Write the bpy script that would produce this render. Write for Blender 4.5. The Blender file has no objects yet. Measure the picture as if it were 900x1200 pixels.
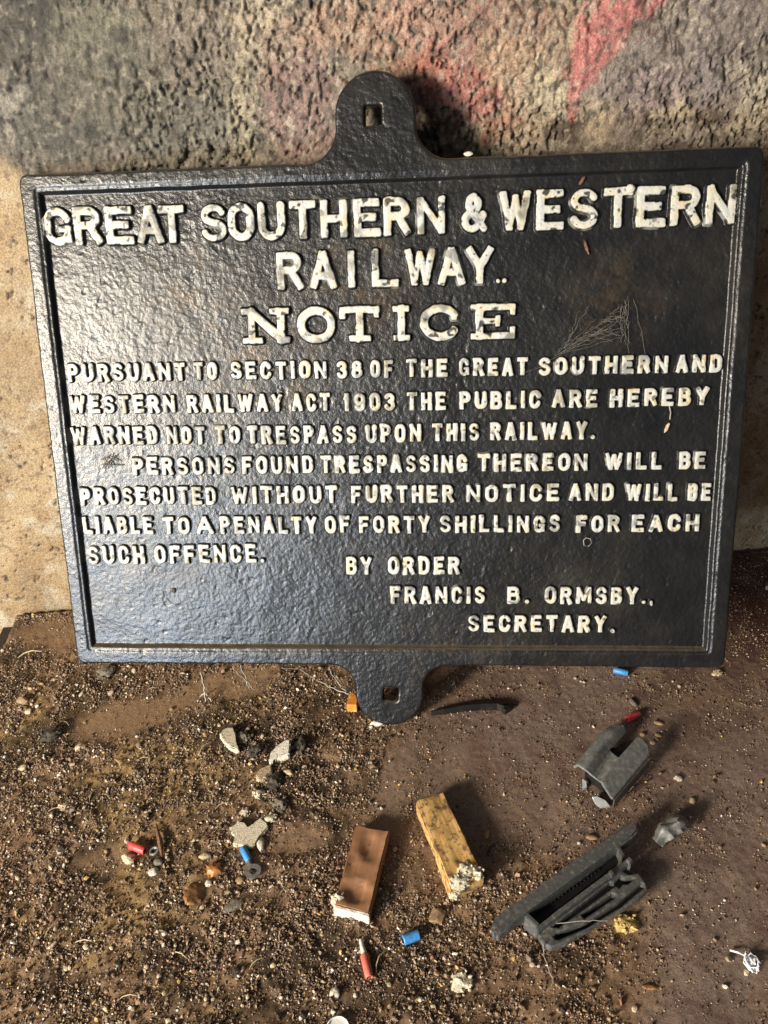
import bpy, bmesh, math, random
import numpy as np
from mathutils import Matrix, Vector

random.seed(7)
RNG = np.random.default_rng(11)
S = bpy.context.scene
COL = S.collection

# ------------------------------------------------------------------ camera
CAM = np.array([-0.0229676, -0.55705592, 0.61531449])
CR = np.array([[0.9955618118850229, 0.08401623246593709, -0.042402256997005755],
               [-0.08160906927488604, 0.5463373084942513, -0.8335799332753545],
               [-0.046868310491176866, 0.8333407574512882, 0.5507690472804512]])
FPX = 960.0
cd = bpy.data.cameras.new('camera')
cam = bpy.data.objects.new('camera', cd)
COL.objects.link(cam)
mw = Matrix.Identity(4)
for i in range(3):
    for j in range(3):
        mw[i][j] = CR[i][j]
    mw[i][3] = CAM[i]
cam.matrix_world = mw
cd.sensor_fit = 'HORIZONTAL'
cd.sensor_width = 36.0
cd.lens = 36.0 * FPX / 900.0
cd.clip_start = 0.01
cd.clip_end = 50
S.camera = cam

# ------------------------------------------------------------------ world, lamps, exposure
w = bpy.data.worlds.new('World')
S.world = w
w.use_nodes = True
w.node_tree.nodes['Background'].inputs[0].default_value = (0.75, 0.8, 1.0, 1)
w.node_tree.nodes['Background'].inputs[1].default_value = 0.095


def area(name, loc, target, sx, sy, power, color):
    ld = bpy.data.lights.new(name, 'AREA')
    ld.shape = 'RECTANGLE'
    ld.size = sx
    ld.size_y = sy
    ld.energy = power
    ld.color = color
    o = bpy.data.objects.new(name, ld)
    COL.objects.link(o)
    o.location = loc
    d = Vector(target) - Vector(loc)
    o.rotation_euler = d.to_track_quat('-Z', 'Y').to_euler()
    return o


area('doorway_light', (-1.72, -1.50, 0.80), (0.0, 0.02, 0.15), 0.40, 0.42, 130, (1.0, 0.89, 0.73))
area('window_light', (-0.92, -1.18, 0.13), (-0.15, 0.1, 0.2), 0.40, 0.36, 20, (0.72, 0.85, 1.0))
area('far_window_light', (-1.05, -1.75, 0.95), (-0.05, 0.15, 0.35), 0.7, 0.5, 6.5, (1.0, 0.92, 0.80))
S.view_settings.view_transform = 'Standard'
S.view_settings.look = 'None'
S.view_settings.exposure = 0.0
S.view_settings.gamma = 1.0


# ------------------------------------------------------------------ pixel of the photo -> point on a real surface
def ray(u, v):
    return CR @ np.array([(u - 450.) / FPX, -(v - 600.) / FPX, -1.0])


def fl(u, v, z=0.0):
    d = ray(u, v)
    return CAM + d * ((z - CAM[2]) / d[2])


YW = 0.2218


def wl(u, v, y=YW):
    d = ray(u, v)
    return CAM + d * ((y - CAM[1]) / d[1])


# ------------------------------------------------------------------ noise
_T = RNG.random((256, 256)).astype(np.float32)


def vnoise(x, y, s=0):
    x = np.asarray(x, float) + s * 17.31
    y = np.asarray(y, float) + s * 9.77
    xi = np.floor(x).astype(int)
    yi = np.floor(y).astype(int)
    fx = x - xi
    fy = y - yi
    fx = fx * fx * (3 - 2 * fx)
    fy = fy * fy * (3 - 2 * fy)
    a = _T[xi & 255, yi & 255]
    b = _T[(xi + 1) & 255, yi & 255]
    c = _T[xi & 255, (yi + 1) & 255]
    d = _T[(xi + 1) & 255, (yi + 1) & 255]
    return (a * (1 - fx) + b * fx) * (1 - fy) + (c * (1 - fx) + d * fx) * fy


def fbm(x, y, oct=4, s=0):
    t = 0
    amp = .5
    tot = 0
    for k in range(oct):
        ca, sa = math.cos(k * .9 + .3), math.sin(k * .9 + .3)
        t = t + amp * vnoise((x * ca - y * sa) * 2 ** k, (x * sa + y * ca) * 2 ** k, s + k)
        tot += amp
        amp *= .5
    return t / tot


def sstep(a, b, x):
    t = np.clip((x - a) / (b - a), 0, 1)
    return t * t * (3 - 2 * t)


# ------------------------------------------------------------------ materials
def mat(name):
    m = bpy.data.materials.new(name)
    m.use_nodes = True
    nt = m.node_tree
    return m, nt, nt.nodes['Principled BSDF']


def nd(nt, t, **kw):
    n = nt.nodes.new(t)
    for k, v in kw.items():
        if isinstance(k, str) and hasattr(n, k):
            setattr(n, k, v)
        else:
            n.inputs[k].default_value = v
    return n


def noise_node(nt, scale, detail=4, rough=.6, coord='Object'):
    tc = nd(nt, 'ShaderNodeTexCoord')
    n = nd(nt, 'ShaderNodeTexNoise')
    n.inputs['Scale'].default_value = scale
    n.inputs['Detail'].default_value = detail
    n.inputs['Roughness'].default_value = rough
    nt.links.new(tc.outputs[coord], n.inputs['Vector'])
    return n


def ramp(nt, src, stops):
    r = nd(nt, 'ShaderNodeValToRGB')
    el = r.color_ramp.elements
    while len(el) < len(stops):
        el.new(.5)
    for e, (p, c) in zip(el, stops):
        e.position = p
        e.color = (*c, 1) if len(c) == 3 else c
    nt.links.new(src, r.inputs['Fac'])
    return r


def add_bump(nt, b, scale, strength, dist=.001, detail=4, rough=.6, extra=None):
    n = noise_node(nt, scale, detail, rough)
    bp = nd(nt, 'ShaderNodeBump')
    bp.inputs['Strength'].default_value = strength
    bp.inputs['Distance'].default_value = dist
    nt.links.new(n.outputs['Fac'], bp.inputs['Height'])
    if extra is not None:
        nt.links.new(extra.outputs['Normal'], bp.inputs['Normal'])
    nt.links.new(bp.outputs['Normal'], b.inputs['Normal'])
    return bp


def simple(name, stops, scale=120, rough=.6, bump=.3, bscale=400, metallic=0, bdist=.001, spec=.5, detail=5):
    """noise-mottled material"""
    m, nt, b = mat(name)
    n = noise_node(nt, scale, detail)
    r = ramp(nt, n.outputs['Fac'], stops)
    nt.links.new(r.outputs['Color'], b.inputs['Base Color'])
    b.inputs['Roughness'].default_value = rough
    b.inputs['Metallic'].default_value = metallic
    b.inputs['Specular IOR Level'].default_value = spec
    if bump:
        add_bump(nt, b, bscale, bump, bdist)
    return m


def attr_mat(name, rough=.8, bscale=350, bump=.5, bdist=.001, vscale=300, vmin=.75, vmax=1.2, spec=.3, brough=.6):
    """colour from the mesh's own paint map, broken up by fine noise"""
    m, nt, b = mat(name)
    a = nd(nt, 'ShaderNodeAttribute')
    a.attribute_name = 'paint'
    n = noise_node(nt, vscale, 5, .65)
    mr = nd(nt, 'ShaderNodeMapRange')
    mr.inputs['From Min'].default_value = .3
    mr.inputs['From Max'].default_value = .7
    mr.inputs['To Min'].default_value = vmin
    mr.inputs['To Max'].default_value = vmax
    nt.links.new(n.outputs['Fac'], mr.inputs['Value'])
    mx = nd(nt, 'ShaderNodeVectorMath', operation='SCALE')
    nt.links.new(a.outputs['Color'], mx.inputs[0])
    nt.links.new(mr.outputs['Result'], mx.inputs['Scale'])
    nt.links.new(mx.outputs['Vector'], b.inputs['Base Color'])
    b.inputs['Roughness'].default_value = rough
    b.inputs['Specular IOR Level'].default_value = spec
    if bump:
        add_bump(nt, b, bscale, bump, bdist, 6, brough)
    return m


# ------------------------------------------------------------------ mesh helpers
def mesh_np(name, verts, faces, paint=None, smooth=True):
    """verts (n,3), faces (m,k) arrays -> mesh"""
    me = bpy.data.meshes.new(name)
    verts = np.asarray(verts, np.float32)
    faces = np.asarray(faces, np.int32)
    k = faces.shape[1]
    me.vertices.add(len(verts))
    me.vertices.foreach_set('co', verts.ravel())
    me.loops.add(faces.size)
    me.loops.foreach_set('vertex_index', faces.ravel())
    me.polygons.add(len(faces))
    me.polygons.foreach_set('loop_start', np.arange(0, faces.size, k, dtype=np.int32))
    me.polygons.foreach_set('loop_total', np.full(len(faces), k, np.int32))
    me.update(calc_edges=True)
    me.validate()
    me.polygons.foreach_set('use_smooth', np.full(len(me.polygons), smooth))
    if paint is not None:
        at = me.attributes.new('paint', 'FLOAT_COLOR', 'POINT')
        c = np.ones((len(verts), 4), np.float32)
        c[:, :3] = paint
        at.data.foreach_set('color', c.ravel())
    return me


def link(name, me, m=None, parent=None, label=None, cat=None, group=None, kind=None):
    o = bpy.data.objects.new(name, me)
    COL.objects.link(o)
    if m is not None and me is not None:
        me.materials.append(m)
    if parent is not None:
        o.parent = parent
    if label:
        o['label'] = label
    if cat:
        o['category'] = cat
    if group:
        o['group'] = group
    if kind:
        o['kind'] = kind
    return o


def thing(name, loc, label, cat, group=None):
    o = link(name, None, label=label, cat=cat, group=group)
    o.empty_display_size = .01
    o.location = loc
    return o


def grid_faces(nx, ny):
    i = np.arange(nx * ny).reshape(ny, nx)
    return np.stack([i[:-1, :-1], i[:-1, 1:], i[1:, 1:], i[1:, :-1]], -1).reshape(-1, 4)


# ------------------------------------------------------------------ floor (a painted board under loose dirt)
XL = -0.424          # left edge of the board


def dirt_amount(x, y):
    """0 = bare painted board, 1 = thick loose soil (position on the board)"""
    edge = 0.02 + 0.10 * sstep(-.05, -.3, y) + .16 * (fbm(x * 9, y * 9, 4, 3) - .5)
    a = sstep(edge + .12, edge - .13, x)
    a = np.maximum(a * .95, .36 + .3 * (fbm(x * 14, y * 14, 3, 5) - .5))
    a = np.maximum(a, .85 * sstep(.14, .06, np.hypot((x - .03) / 1.5, y + .235)))
    # smears where the board shows through
    for (u, v, ru, rv, k) in ((150, 840, 95, 32, .75), (270, 805, 60, 22, .75), (120, 1010, 60, 25, .5), (330, 990, 60, 20, .5),
                              (60, 745, 70, 25, .6), (460, 920, 28, 70, .5), (700, 800, 60, 20, .3), (380, 1180, 90, 30, .35)):
        p = fl(u, v)
        q = fl(u + ru, v)
        r = fl(u, v + rv)
        rx = abs(q[0] - p[0])
        ry = abs(r[1] - p[1])
        wob = .5 * (fbm(x * 30, y * 30, 3, 8) - .5)
        a = a * (1 - k * sstep(1.2, .4, np.hypot((x - p[0] - .35 * (y - p[1])) / rx, (y - p[1]) / ry) + wob))
    return np.clip(a, 0, 1)


def floor_z(x, y):
    a = dirt_amount(x, y)
    z = a * a * (.0012 + .0046 * (fbm(x * 45, y * 45, 3, 1) - .35) + .0034 * (fbm(x * 150, y * 150, 3, 2) - .5))
    z = z + (.0006 + .0012 * a) * (fbm(x * 300, y * 300, 2, 6) - .5)
    return z


def build_floor():
    g = .0019
    xs = np.concatenate([np.arange(XL, .56, g), np.arange(.56, 1.3, .006)])
    ys = np.concatenate([np.arange(-.72, -.40, .006), np.arange(-.40, .2185, g)])
    X, Y = np.meshgrid(xs, ys)
    x, y = X.ravel(), Y.ravel()
    z = floor_z(x, y)
    a = dirt_amount(x, y)
    ed = sstep(XL + .004, XL, x) * .0015
    # colours: maroon painted board, worn patches, dusty film, soil
    n1 = fbm(x * 12, y * 12, 4, 21)
    n2 = fbm(x * 60, y * 60, 3, 22)
    board = np.array([.120, .070, .056])[None] * (.75 + .5 * n1)[:, None]
    dust = np.array([.265, .200, .158])
    f = np.clip(.34 + 1.0 * (n2 - .45) + .5 * (n1 - .45) + .25 * (fbm(x * 240, y * 240, 2, 23) - .5), 0, .85)[:, None]
    col = board * (1 - f) + dust * f
    # maroon clean part near the wall at the right, sign's shadow painted in
    cl = (sstep(.30, .42, x) * sstep(-.05, .06, y))[:, None]
    col = col * (1 - cl) + np.array([.060, .022, .018]) * cl
    soil = np.array([.175, .108, .062])[None] * (.55 + .9 * n2)[:, None]
    yel = (sstep(.52, .72, fbm(x * 16, y * 16, 3, 25)) * sstep(-.08, -.2, x))[:, None]
    soil = soil * (1 - .6 * yel) + np.array([.28, .185, .07]) * .6 * yel
    dk = sstep(.50, .66, fbm(x * 20, y * 20, 3, 27))[:, None]
    soil = soil * (1 - .72 * dk)
    aa = sstep(.25, .75, a + .35 * (n2 - .5))[:, None]
    left = sstep(.16, -.20, x + .16 * (n1 - .5) + .08 * (n2 - .5))[:, None]
    bare_l = np.array([.225, .142, .080])[None] * (.7 + .6 * n1)[:, None]
    col = col * (1 - left) + bare_l * left
    col = col * (1 - aa) + soil * aa
    P = np.stack([x, y, z - ed], 1)
    nx, ny = len(xs), len(ys)
    F = grid_faces(nx, ny)
    # left side wall of the board and its underside edge
    li = np.arange(ny) * nx
    side = np.stack([np.full(ny, XL), ys, np.full(ny, -.02)], 1)
    b0 = len(P)
    P = np.vstack([P, side])
    col = np.vstack([col, np.tile([[.05, .03, .022]], (ny, 1))])
    sf = np.stack([li[:-1], li[1:], b0 + np.arange(1, ny), b0 + np.arange(ny - 1)], 1)
    # back edge
    bi = (ny - 1) * nx + np.arange(nx)
    c0 = len(P)
    P = np.vstack([P, np.stack([xs, np.full(nx, ys[-1]), np.full(nx, -.02)], 1)])
    col = np.vstack([col, np.tile([[.04, .022, .018]], (nx, 1))])
    bf = np.stack([bi[:-1], bi[1:], c0 + np.arange(1, nx), c0 + np.arange(nx - 1)], 1)
    me = mesh_np('floor', P, np.vstack([F, sf, bf]), col)
    m = attr_mat('dirty_board', rough=.62, bscale=700, bump=.55, bdist=.0007, vscale=500, vmin=.6, vmax=1.4, spec=.35)
    link('floor', me, m, kind='structure')
    # strip along the left edge and dark gap behind
    bm = bmesh.new()
    r = bmesh.ops.create_cube(bm, size=1)
    bmesh.ops.scale(bm, vec=(.011, .60, .03), verts=bm.verts)
    bmesh.ops.translate(bm, vec=(XL - .0075, -.096, -.019), verts=bm.verts)
    me = bpy.data.meshes.new('edge_strip')
    bm.to_mesh(me)
    link('edge_strip', me, simple('strip_dark', [(.3, (.012, .009, .007)), (.7, (.03, .022, .016))], rough=.7),
         kind='structure')


build_floor()


# ------------------------------------------------------------------ wall
def build_wall():
    g = .00115
    xs = np.concatenate([np.arange(-1.1, -.50, .004), np.arange(-.50, .56, g), np.arange(.56, 1.3, .004)])
    zs = np.concatenate([np.arange(-.30, -.06, .004), np.arange(-.06, .68, g), np.arange(.68, 1.0, .004)])
    X, Z = np.meshgrid(xs, zs)
    x, z = X.ravel(), Z.ravel()
    # rough painted roughcast above, bare limewashed plaster below
    bnd = .456 + .036 * sstep(-.268, -.292, x) + .022 * (fbm(x * 22, x * 0 + 3.3, 4, 31) - .5) * 2 + .02 * (fbm(x * 30, z * 30, 3, 33) - .5)
    up = sstep(-.014, .012, z - bnd + .016 * (fbm(x * 90, z * 90, 3, 86) - .5))
    n_l = fbm(x * 28, z * 28, 3, 34)
    n_m = fbm(x * 95, z * 95, 3, 35)
    n_f = fbm(x * 260, z * 260, 2, 36)
    ridg = 1 - np.abs(2 * fbm(x * 120, z * 100, 2, 37) - 1)
    pits = .7 * np.maximum(sstep(.66, .76, fbm(x * 150, z * 120, 3, 38)), sstep(.64, .74, fbm(x * 330, z * 260, 2, 59))) * sstep(.35, .6, fbm(x * 12, z * 12, 2, 39))
    n_x = fbm(x * 210, z * 190, 3, 56)
    amp = .30 + 1.5 * sstep(.30, .70, fbm(x * 11, z * 11, 3, 58)) + .35 * sstep(0, -.25, x)
    cx = x + .004 * (fbm(x * 60, z * 60, 2, 81) - .5)
    cz = z + .004 * (fbm(x * 60, z * 60, 2, 82) - .5)
    crk = (.5 * np.abs(2 * vnoise(cx * 130, cz * 115, 83) - 1) + .32 * np.abs(2 * vnoise(cx * 270, cz * 240, 84) - 1) + .2 * np.abs(2 * vnoise(cx * 520, cz * 470, 85) - 1))
    amp = amp * .85
    rough = .0030 * n_m + .0046 * (.75 - crk) * amp + .0030 * n_x * amp + .0042 * pits
    smooth = .0004 * n_m + .0012 * n_l
    lp = sstep(.74, .80, fbm(x * 230, z * 200, 2, 41)) * sstep(.4, .62, fbm(x * 18, z * 18, 2, 42))
    smooth = smooth + .0022 * lp + .0003 * n_f
    y = YW + up * rough + (1 - up) * (smooth + .0012)
    # paint map
    base = np.array([.205, .175, .135])
    col = np.tile(base[None], (len(x), 1)) * (.75 + .5 * n_l)[:, None]
    wx = x + .022 * (fbm(x * 25, z * 25, 3, 45) - .5) * 2
    wz = z + .022 * (fbm(x * 25, z * 25, 3, 46) - .5) * 2
    patches = [  # photo spot, half size px, colour, strength
        (20, 60, 60, 110, (.105, .095, .075), .9), (15, 130, 26, 55, (.42, .40, .35), .75),
        (120, 30, 60, 40, (.22, .215, .15), .8), (170, 110, 110, 80, (.165, .155, .115), .85), (70, 160, 60, 40, (.10, .095, .075), .8),
        (230, 50, 60, 60, (.24, .20, .16), .8), (220, 150, 60, 40, (.17, .16, .13), .7),
        (305, 40, 26, 80, (.42, .36, .27), .85), (290, 130, 20, 60, (.36, .32, .23), .8),
        (355, 120, 42, 75, (.23, .15, .135), .85), (340, 40, 30, 30, (.33, .25, .19), .7),
        (420, 30, 60, 45, (.36, .235, .17), .85), (500, 40, 50, 60, (.37, .22, .17), .85), (480, 95, 30, 30, (.36, .20, .15), .8),
        (545, 110, 42, 38, (.40, .145, .115), .8), (520, 75, 26, 40, (.40, .16, .13), .7), (560, 45, 40, 40, (.35, .19, .15), .8),
        (585, 150, 28, 26, (.33, .17, .12), .7), (600, 70, 40, 60, (.40, .28, .19), .85),
        (645, 110, 40, 50, (.42, .36, .26), .85), (625, 160, 36, 22, (.34, .27, .2), .7), (650, 30, 40, 50, (.33, .24, .17), .7),
        (800, 80, 95, 95, (.23, .195, .18), .9), (760, 120, 40, 40, (.26, .2, .2), .8), (860, 40, 50, 60, (.19, .16, .15), .85), (830, 100, 30, 30, (.23, .195, .20), .8),
        (785, 138, 22, 16, (.44, .38, .28), .85), (700, 130, 22, 30, (.40, .33, .25), .8), (885, 110, 20, 26, (.46, .42, .34), .85), (870, 145, 30, 18, (.40, .35, .27), .8),
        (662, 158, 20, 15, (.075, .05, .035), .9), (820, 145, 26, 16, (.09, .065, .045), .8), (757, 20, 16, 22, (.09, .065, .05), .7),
        (515, 165, 34, 32, (.10, .065, .04), .85), (40, 20, 16, 22, (.05, .045, .035), .8), (600, 20, 40, 20, (.27, .17, .13), .6)]  # first spot: dark brown paint with the upper lug's cast shadow painted in
    for (u, v, ru, rv, c, k) in patches:
        p = wl(u, v)
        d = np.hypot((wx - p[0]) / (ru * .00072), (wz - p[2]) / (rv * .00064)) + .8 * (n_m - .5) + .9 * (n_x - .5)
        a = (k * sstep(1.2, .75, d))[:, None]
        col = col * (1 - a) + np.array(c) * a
    # red streak running down the wall
    pts = [(745, -60, 60), (722, 0, 38), (708, 40, 30), (690, 75, 22), (678, 105, 11), (672, 138, 6)]
    dmin = np.full(len(x), 9.)
    for (a, b) in zip(pts[:-1], pts[1:]):
        for t in np.linspace(0, 1, 8):
            u = a[0] + (b[0] - a[0]) * t
            v = a[1] + (b[1] - a[1]) * t
            r = (a[2] + (b[2] - a[2]) * t) * .00068
            p = wl(u, v)
            dmin = np.minimum(dmin, np.hypot(wx * .35 + x * .65 - p[0], (wz * .3 + z * .7 - p[2]) * .8) / r)
    a = (.66 * sstep(1.35, .6, dmin + .9 * (n_m - .5) + .7 * (n_l - .5) + .8 * (n_x - .5)))[:, None]
    col = col * (1 - a) + np.array([.52, .15, .15]) * a
    # olive tint next to the top of the sign, flecks of pale and dark paint
    fle = (sstep(.62, .74, fbm(x * 230, z * 210, 2, 51)) * .55)[:, None]
    col = col * (1 - fle) + np.array([.42, .38, .31]) * fle
    dkf = (sstep(.58, .74, fbm(x * 170, z * 150, 3, 52)) * .75)[:, None]
    col = col * (1 - dkf) + np.array([.045, .036, .026]) * dkf
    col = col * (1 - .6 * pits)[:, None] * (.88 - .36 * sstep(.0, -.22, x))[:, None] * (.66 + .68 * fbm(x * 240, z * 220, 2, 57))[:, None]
    # bare plaster
    pl = np.array([.315, .222, .118])[None] * (.80 + .4 * n_l)[:, None]
    pw = (sstep(.5, .68, fbm(x * 34, z * 34, 4, 53)) * .5)[:, None]
    pl = pl * (1 - pw) + np.array([.46, .41, .31]) * pw
    pb = (sstep(.50, .68, fbm(x * 60, z * 45, 5, 54)) * .6)[:, None]
    pl = pl * (1 - pb) + np.array([.27, .17, .075]) * pb
    ds = (lp * .8)[:, None]
    pl = pl * (1 - ds) + np.array([.06, .035, .02]) * ds
    fl2 = (sstep(.66, .74, fbm(x * 210, z * 210, 2, 55)) * .55)[:, None]
    pl = pl * (1 - fl2) + np.array([.12, .07, .035]) * fl2
    stn = (sstep(.48, .70, fbm(x * 26, z * 9, 4, 87)) * .45)[:, None]
    pl = pl * (1 - stn) + np.array([.17, .105, .048]) * stn
    u3 = up[:, None]
    col = col * np.array([1.04, .98, .90])
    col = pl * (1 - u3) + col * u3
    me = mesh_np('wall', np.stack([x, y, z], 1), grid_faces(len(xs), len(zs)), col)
    m = attr_mat('wall_paint', rough=.42, bscale=520, bump=.9, bdist=.0014, vscale=650, vmin=.42, vmax=1.5, spec=.5, brough=.72)
    link('wall', me, m, label='rough plaster wall with flaking grey, pink and red paint behind the notice', cat='wall')


build_wall()

# ------------------------------------------------------------------ the cast iron notice
SO = np.array([-0.28081213, 0.20969607, 0.48465922])
SR = np.array([[0.9902543973228675, 0.04728007916282614, -0.13099932326955716],
               [-0.1392703435147808, 0.33617570772813996, -0.9314449339333418],
               [0., 0.9406117624435538, 0.33948418571832095]])
W_, H_ = .62, .45024
LUGX, LUGY = .3073, .5131    # bottom tip of the lower lug in sign coordinates (x right, y down from the top-left corner)


def img2sign(u, v):
    d = ray(u, v)
    n = SR[:, 2]
    k = (n @ (SO - CAM)) / (n @ d)
    q = SR.T @ (CAM + d * k - SO)
    return np.array([q[0], q[1]])      # y up, 0 at the top edge, negative below


def round_union(a, b, r):
    return np.maximum(r, np.minimum(a, b)) - np.hypot(np.maximum(r - a, 0), np.maximum(r - b, 0))


def box_sdf(x, y, x0, x1, y0, y1, r):
    qx = np.abs(x - (x0 + x1) / 2) - (x1 - x0) / 2 + r
    qy = np.abs(y - (y0 + y1) / 2) - (y1 - y0) / 2 + r
    return np.hypot(np.maximum(qx, 0), np.maximum(qy, 0)) + np.minimum(np.maximum(qx, qy), 0) - r


def seg_sdf(x, y, ax, ay, bx, by):
    dx, dy = bx - ax, by - ay
    t = np.clip(((x - ax) * dx + (y - ay) * dy) / max(dx * dx + dy * dy, 1e-12), 0, 1)
    return np.hypot(x - ax - t * dx, y - ay - t * dy)


def outline(x, y):
    d = box_sdf(x, y, 0, W_, -H_, 0, .008)
    l1 = seg_sdf(x, y, .3075, -.03, .3075, .0355) - .0330
    l2 = seg_sdf(x, y, .3073, -H_ + .03, .3073, -.4801) - .0330
    d = round_union(d, l1, .028)
    d = round_union(d, l2, .024)
    d = d + .0009 * (fbm(x * 60, y * 60, 2, 61) - .5) + .0012 * (fbm(x * 14, y * 14, 2, 62) - .5)
    h1 = box_sdf(x, y, .3058 - .0068, .3058 + .0068, .0347 - .0076, .0347 + .0076, .0015)
    c, s = math.cos(.12), math.sin(.12)
    xx, yy = (x - .3088) * c - (y + .4805) * s, (x - .3088) * s + (y + .4805) * c
    h2 = box_sdf(xx, yy, -.0068, .0068, -.0070, .0070, .002)
    return np.maximum(d, -np.minimum(h1, h2))


RIM_L, RIM_R, RIM_T, RIM_B = .0125, .6065, -.0108, -.4372
FIELD = -.0060


def front_z(x, y):
    inner = box_sdf(x, y, RIM_L, RIM_R, RIM_B, RIM_T, .004) + .0008 * (fbm(x * 45, y * 45, 2, 63) - .5)
    z = -.0010 * sstep(.0012, -.0014, inner) - .0050 * sstep(-.0030, -.0060, inner)
    n = .00034 * (fbm(x * 150, y * 150, 2, 64) - .5) + .0007 * (fbm(x * 40, y * 40, 2, 65) - .5) + .00022 * (fbm(x * 330, y * 330, 1, 66) - .5)
    pit = sstep(.80, .86, fbm(x * 130, y * 130, 2, 67)) * .0003
    return z + n - pit


def iron_material():
    m, nt, b = mat('black_painted_iron')
    n1 = noise_node(nt, 34, 5, .6)
    r1 = ramp(nt, n1.outputs['Fac'], [(.35, (.006, .006, .0065)), (.62, (.009, .009, .0088)), (.8, (.015, .0135, .011))])
    # thin dusty film and scuffs
    n2 = noise_node(nt, 11, 6, .68)
    r2 = ramp(nt, n2.outputs['Fac'], [(.50, (0, 0, 0)), (.75, (.55, .55, .55))])
    mx = nd(nt, 'ShaderNodeMix', data_type='RGBA')
    nt.links.new(r2.outputs['Color'], mx.inputs['Factor'])
    nt.links.new(r1.outputs['Color'], mx.inputs[6])
    mx.inputs[7].default_value = (.026, .021, .015, 1)
    # ochre stains and rust bloom round the headings
    tcs = nd(nt, 'ShaderNodeTexCoord')
    prev = mx.outputs[2]
    for (cx_, cy_, rad, amt) in ((-.115, .345, .075, .75), (-.17, .41, .06, .5), (-.02, .42, .07, .4), (.20, .395, .05, .25), (-.24, .17, .03, .4), (.08, .07, .20, .10)):
        vs = nd(nt, 'ShaderNodeVectorMath', operation='DISTANCE')
        nt.links.new(tcs.outputs['Object'], vs.inputs[0])
        vs.inputs[1].default_value = (cx_, cy_, -.005)
        mp_ = nd(nt, 'ShaderNodeMapRange')
        mp_.inputs['From Min'].default_value = rad
        mp_.inputs['From Max'].default_value = rad * .2
        mp_.inputs['To Max'].default_value = amt
        nt.links.new(vs.outputs['Value'], mp_.inputs['Value'])
        ns = noise_node(nt, 55, 6, .7)
        rs_ = ramp(nt, ns.outputs['Fac'], [(.46, (0, 0, 0)), (.62, (1, 1, 1))])
        ml = nd(nt, 'ShaderNodeMath', operation='MULTIPLY')
        nt.links.new(mp_.outputs['Result'], ml.inputs[0])
        nt.links.new(rs_.outputs['Color'], ml.inputs[1])
        mm = nd(nt, 'ShaderNodeMix', data_type='RGBA')
        nt.links.new(ml.outputs[0], mm.inputs['Factor'])
        nt.links.new(prev, mm.inputs[6])
        mm.inputs[7].default_value = (.10, .062, .022, 1)
        prev = mm.outputs[2]
    # dust on whatever faces up
    ge = nd(nt, 'ShaderNodeNewGeometry')
    sx = nd(nt, 'ShaderNodeSeparateXYZ')
    nt.links.new(ge.outputs['Normal'], sx.inputs[0])
    mr = nd(nt, 'ShaderNodeMapRange')
    mr.inputs['From Min'].default_value = .62
    mr.inputs['From Max'].default_value = .95
    mr.inputs['To Max'].default_value = .75
    nt.links.new(sx.outputs['Z'], mr.inputs['Value'])
    n3 = noise_node(nt, 90, 4, .6)
    mul = nd(nt, 'ShaderNodeMath', operation='MULTIPLY')
    nt.links.new(mr.outputs['Result'], mul.inputs[0])
    nt.links.new(n3.outputs['Fac'], mul.inputs[1])
    mx2 = nd(nt, 'ShaderNodeMix', data_type='RGBA')
    nt.links.new(mul.outputs[0], mx2.inputs['Factor'])
    nt.links.new(prev, mx2.inputs[6])
    mx2.inputs[7].default_value = (.16, .12, .075, 1)
    nt.links.new(mx2.outputs[2], b.inputs['Base Color'])
    rr = ramp(nt, n2.outputs['Fac'], [(.3, (.27, .27, .27)), (.6, (.36, .36, .36)), (.8, (.52, .52, .52))])
    nt.links.new(rr.outputs['Color'], b.inputs['Roughness'])
    b.inputs['Specular IOR Level'].default_value = .52
    nb = noise_node(nt, 300, 3, .55)
    bp = nd(nt, 'ShaderNodeBump')
    bp.inputs['Strength'].default_value = .5
    bp.inputs['Distance'].default_value = .0010
    nt.links.new(nb.outputs['Fac'], bp.inputs['Height'])
    nb2 = noise_node(nt, 900, 2, .5)
    bp2 = nd(nt, 'ShaderNodeBump')
    bp2.inputs['Strength'].default_value = .35
    bp2.inputs['Distance'].default_value = .0004
    nt.links.new(nb2.outputs['Fac'], bp2.inputs['Height'])
    nt.links.new(bp.outputs['Normal'], bp2.inputs['Normal'])
    nt.links.new(bp2.outputs['Normal'], b.inputs['Normal'])
    return m


IRON = iron_material()

sign = thing('notice_sign', (0, 0, 0), 'black cast iron railway notice with raised white lettering leaning on the wall', 'sign')
base = SO + SR @ np.array([LUGX, -LUGY, 0])
sm = Matrix.Identity(4)
for i in range(3):
    for j in range(3):
        sm[i][j] = SR[i][j]
    sm[i][3] = base[i]
sign.matrix_world = sm
OFF = np.array([-LUGX, LUGY, 0])


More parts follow.
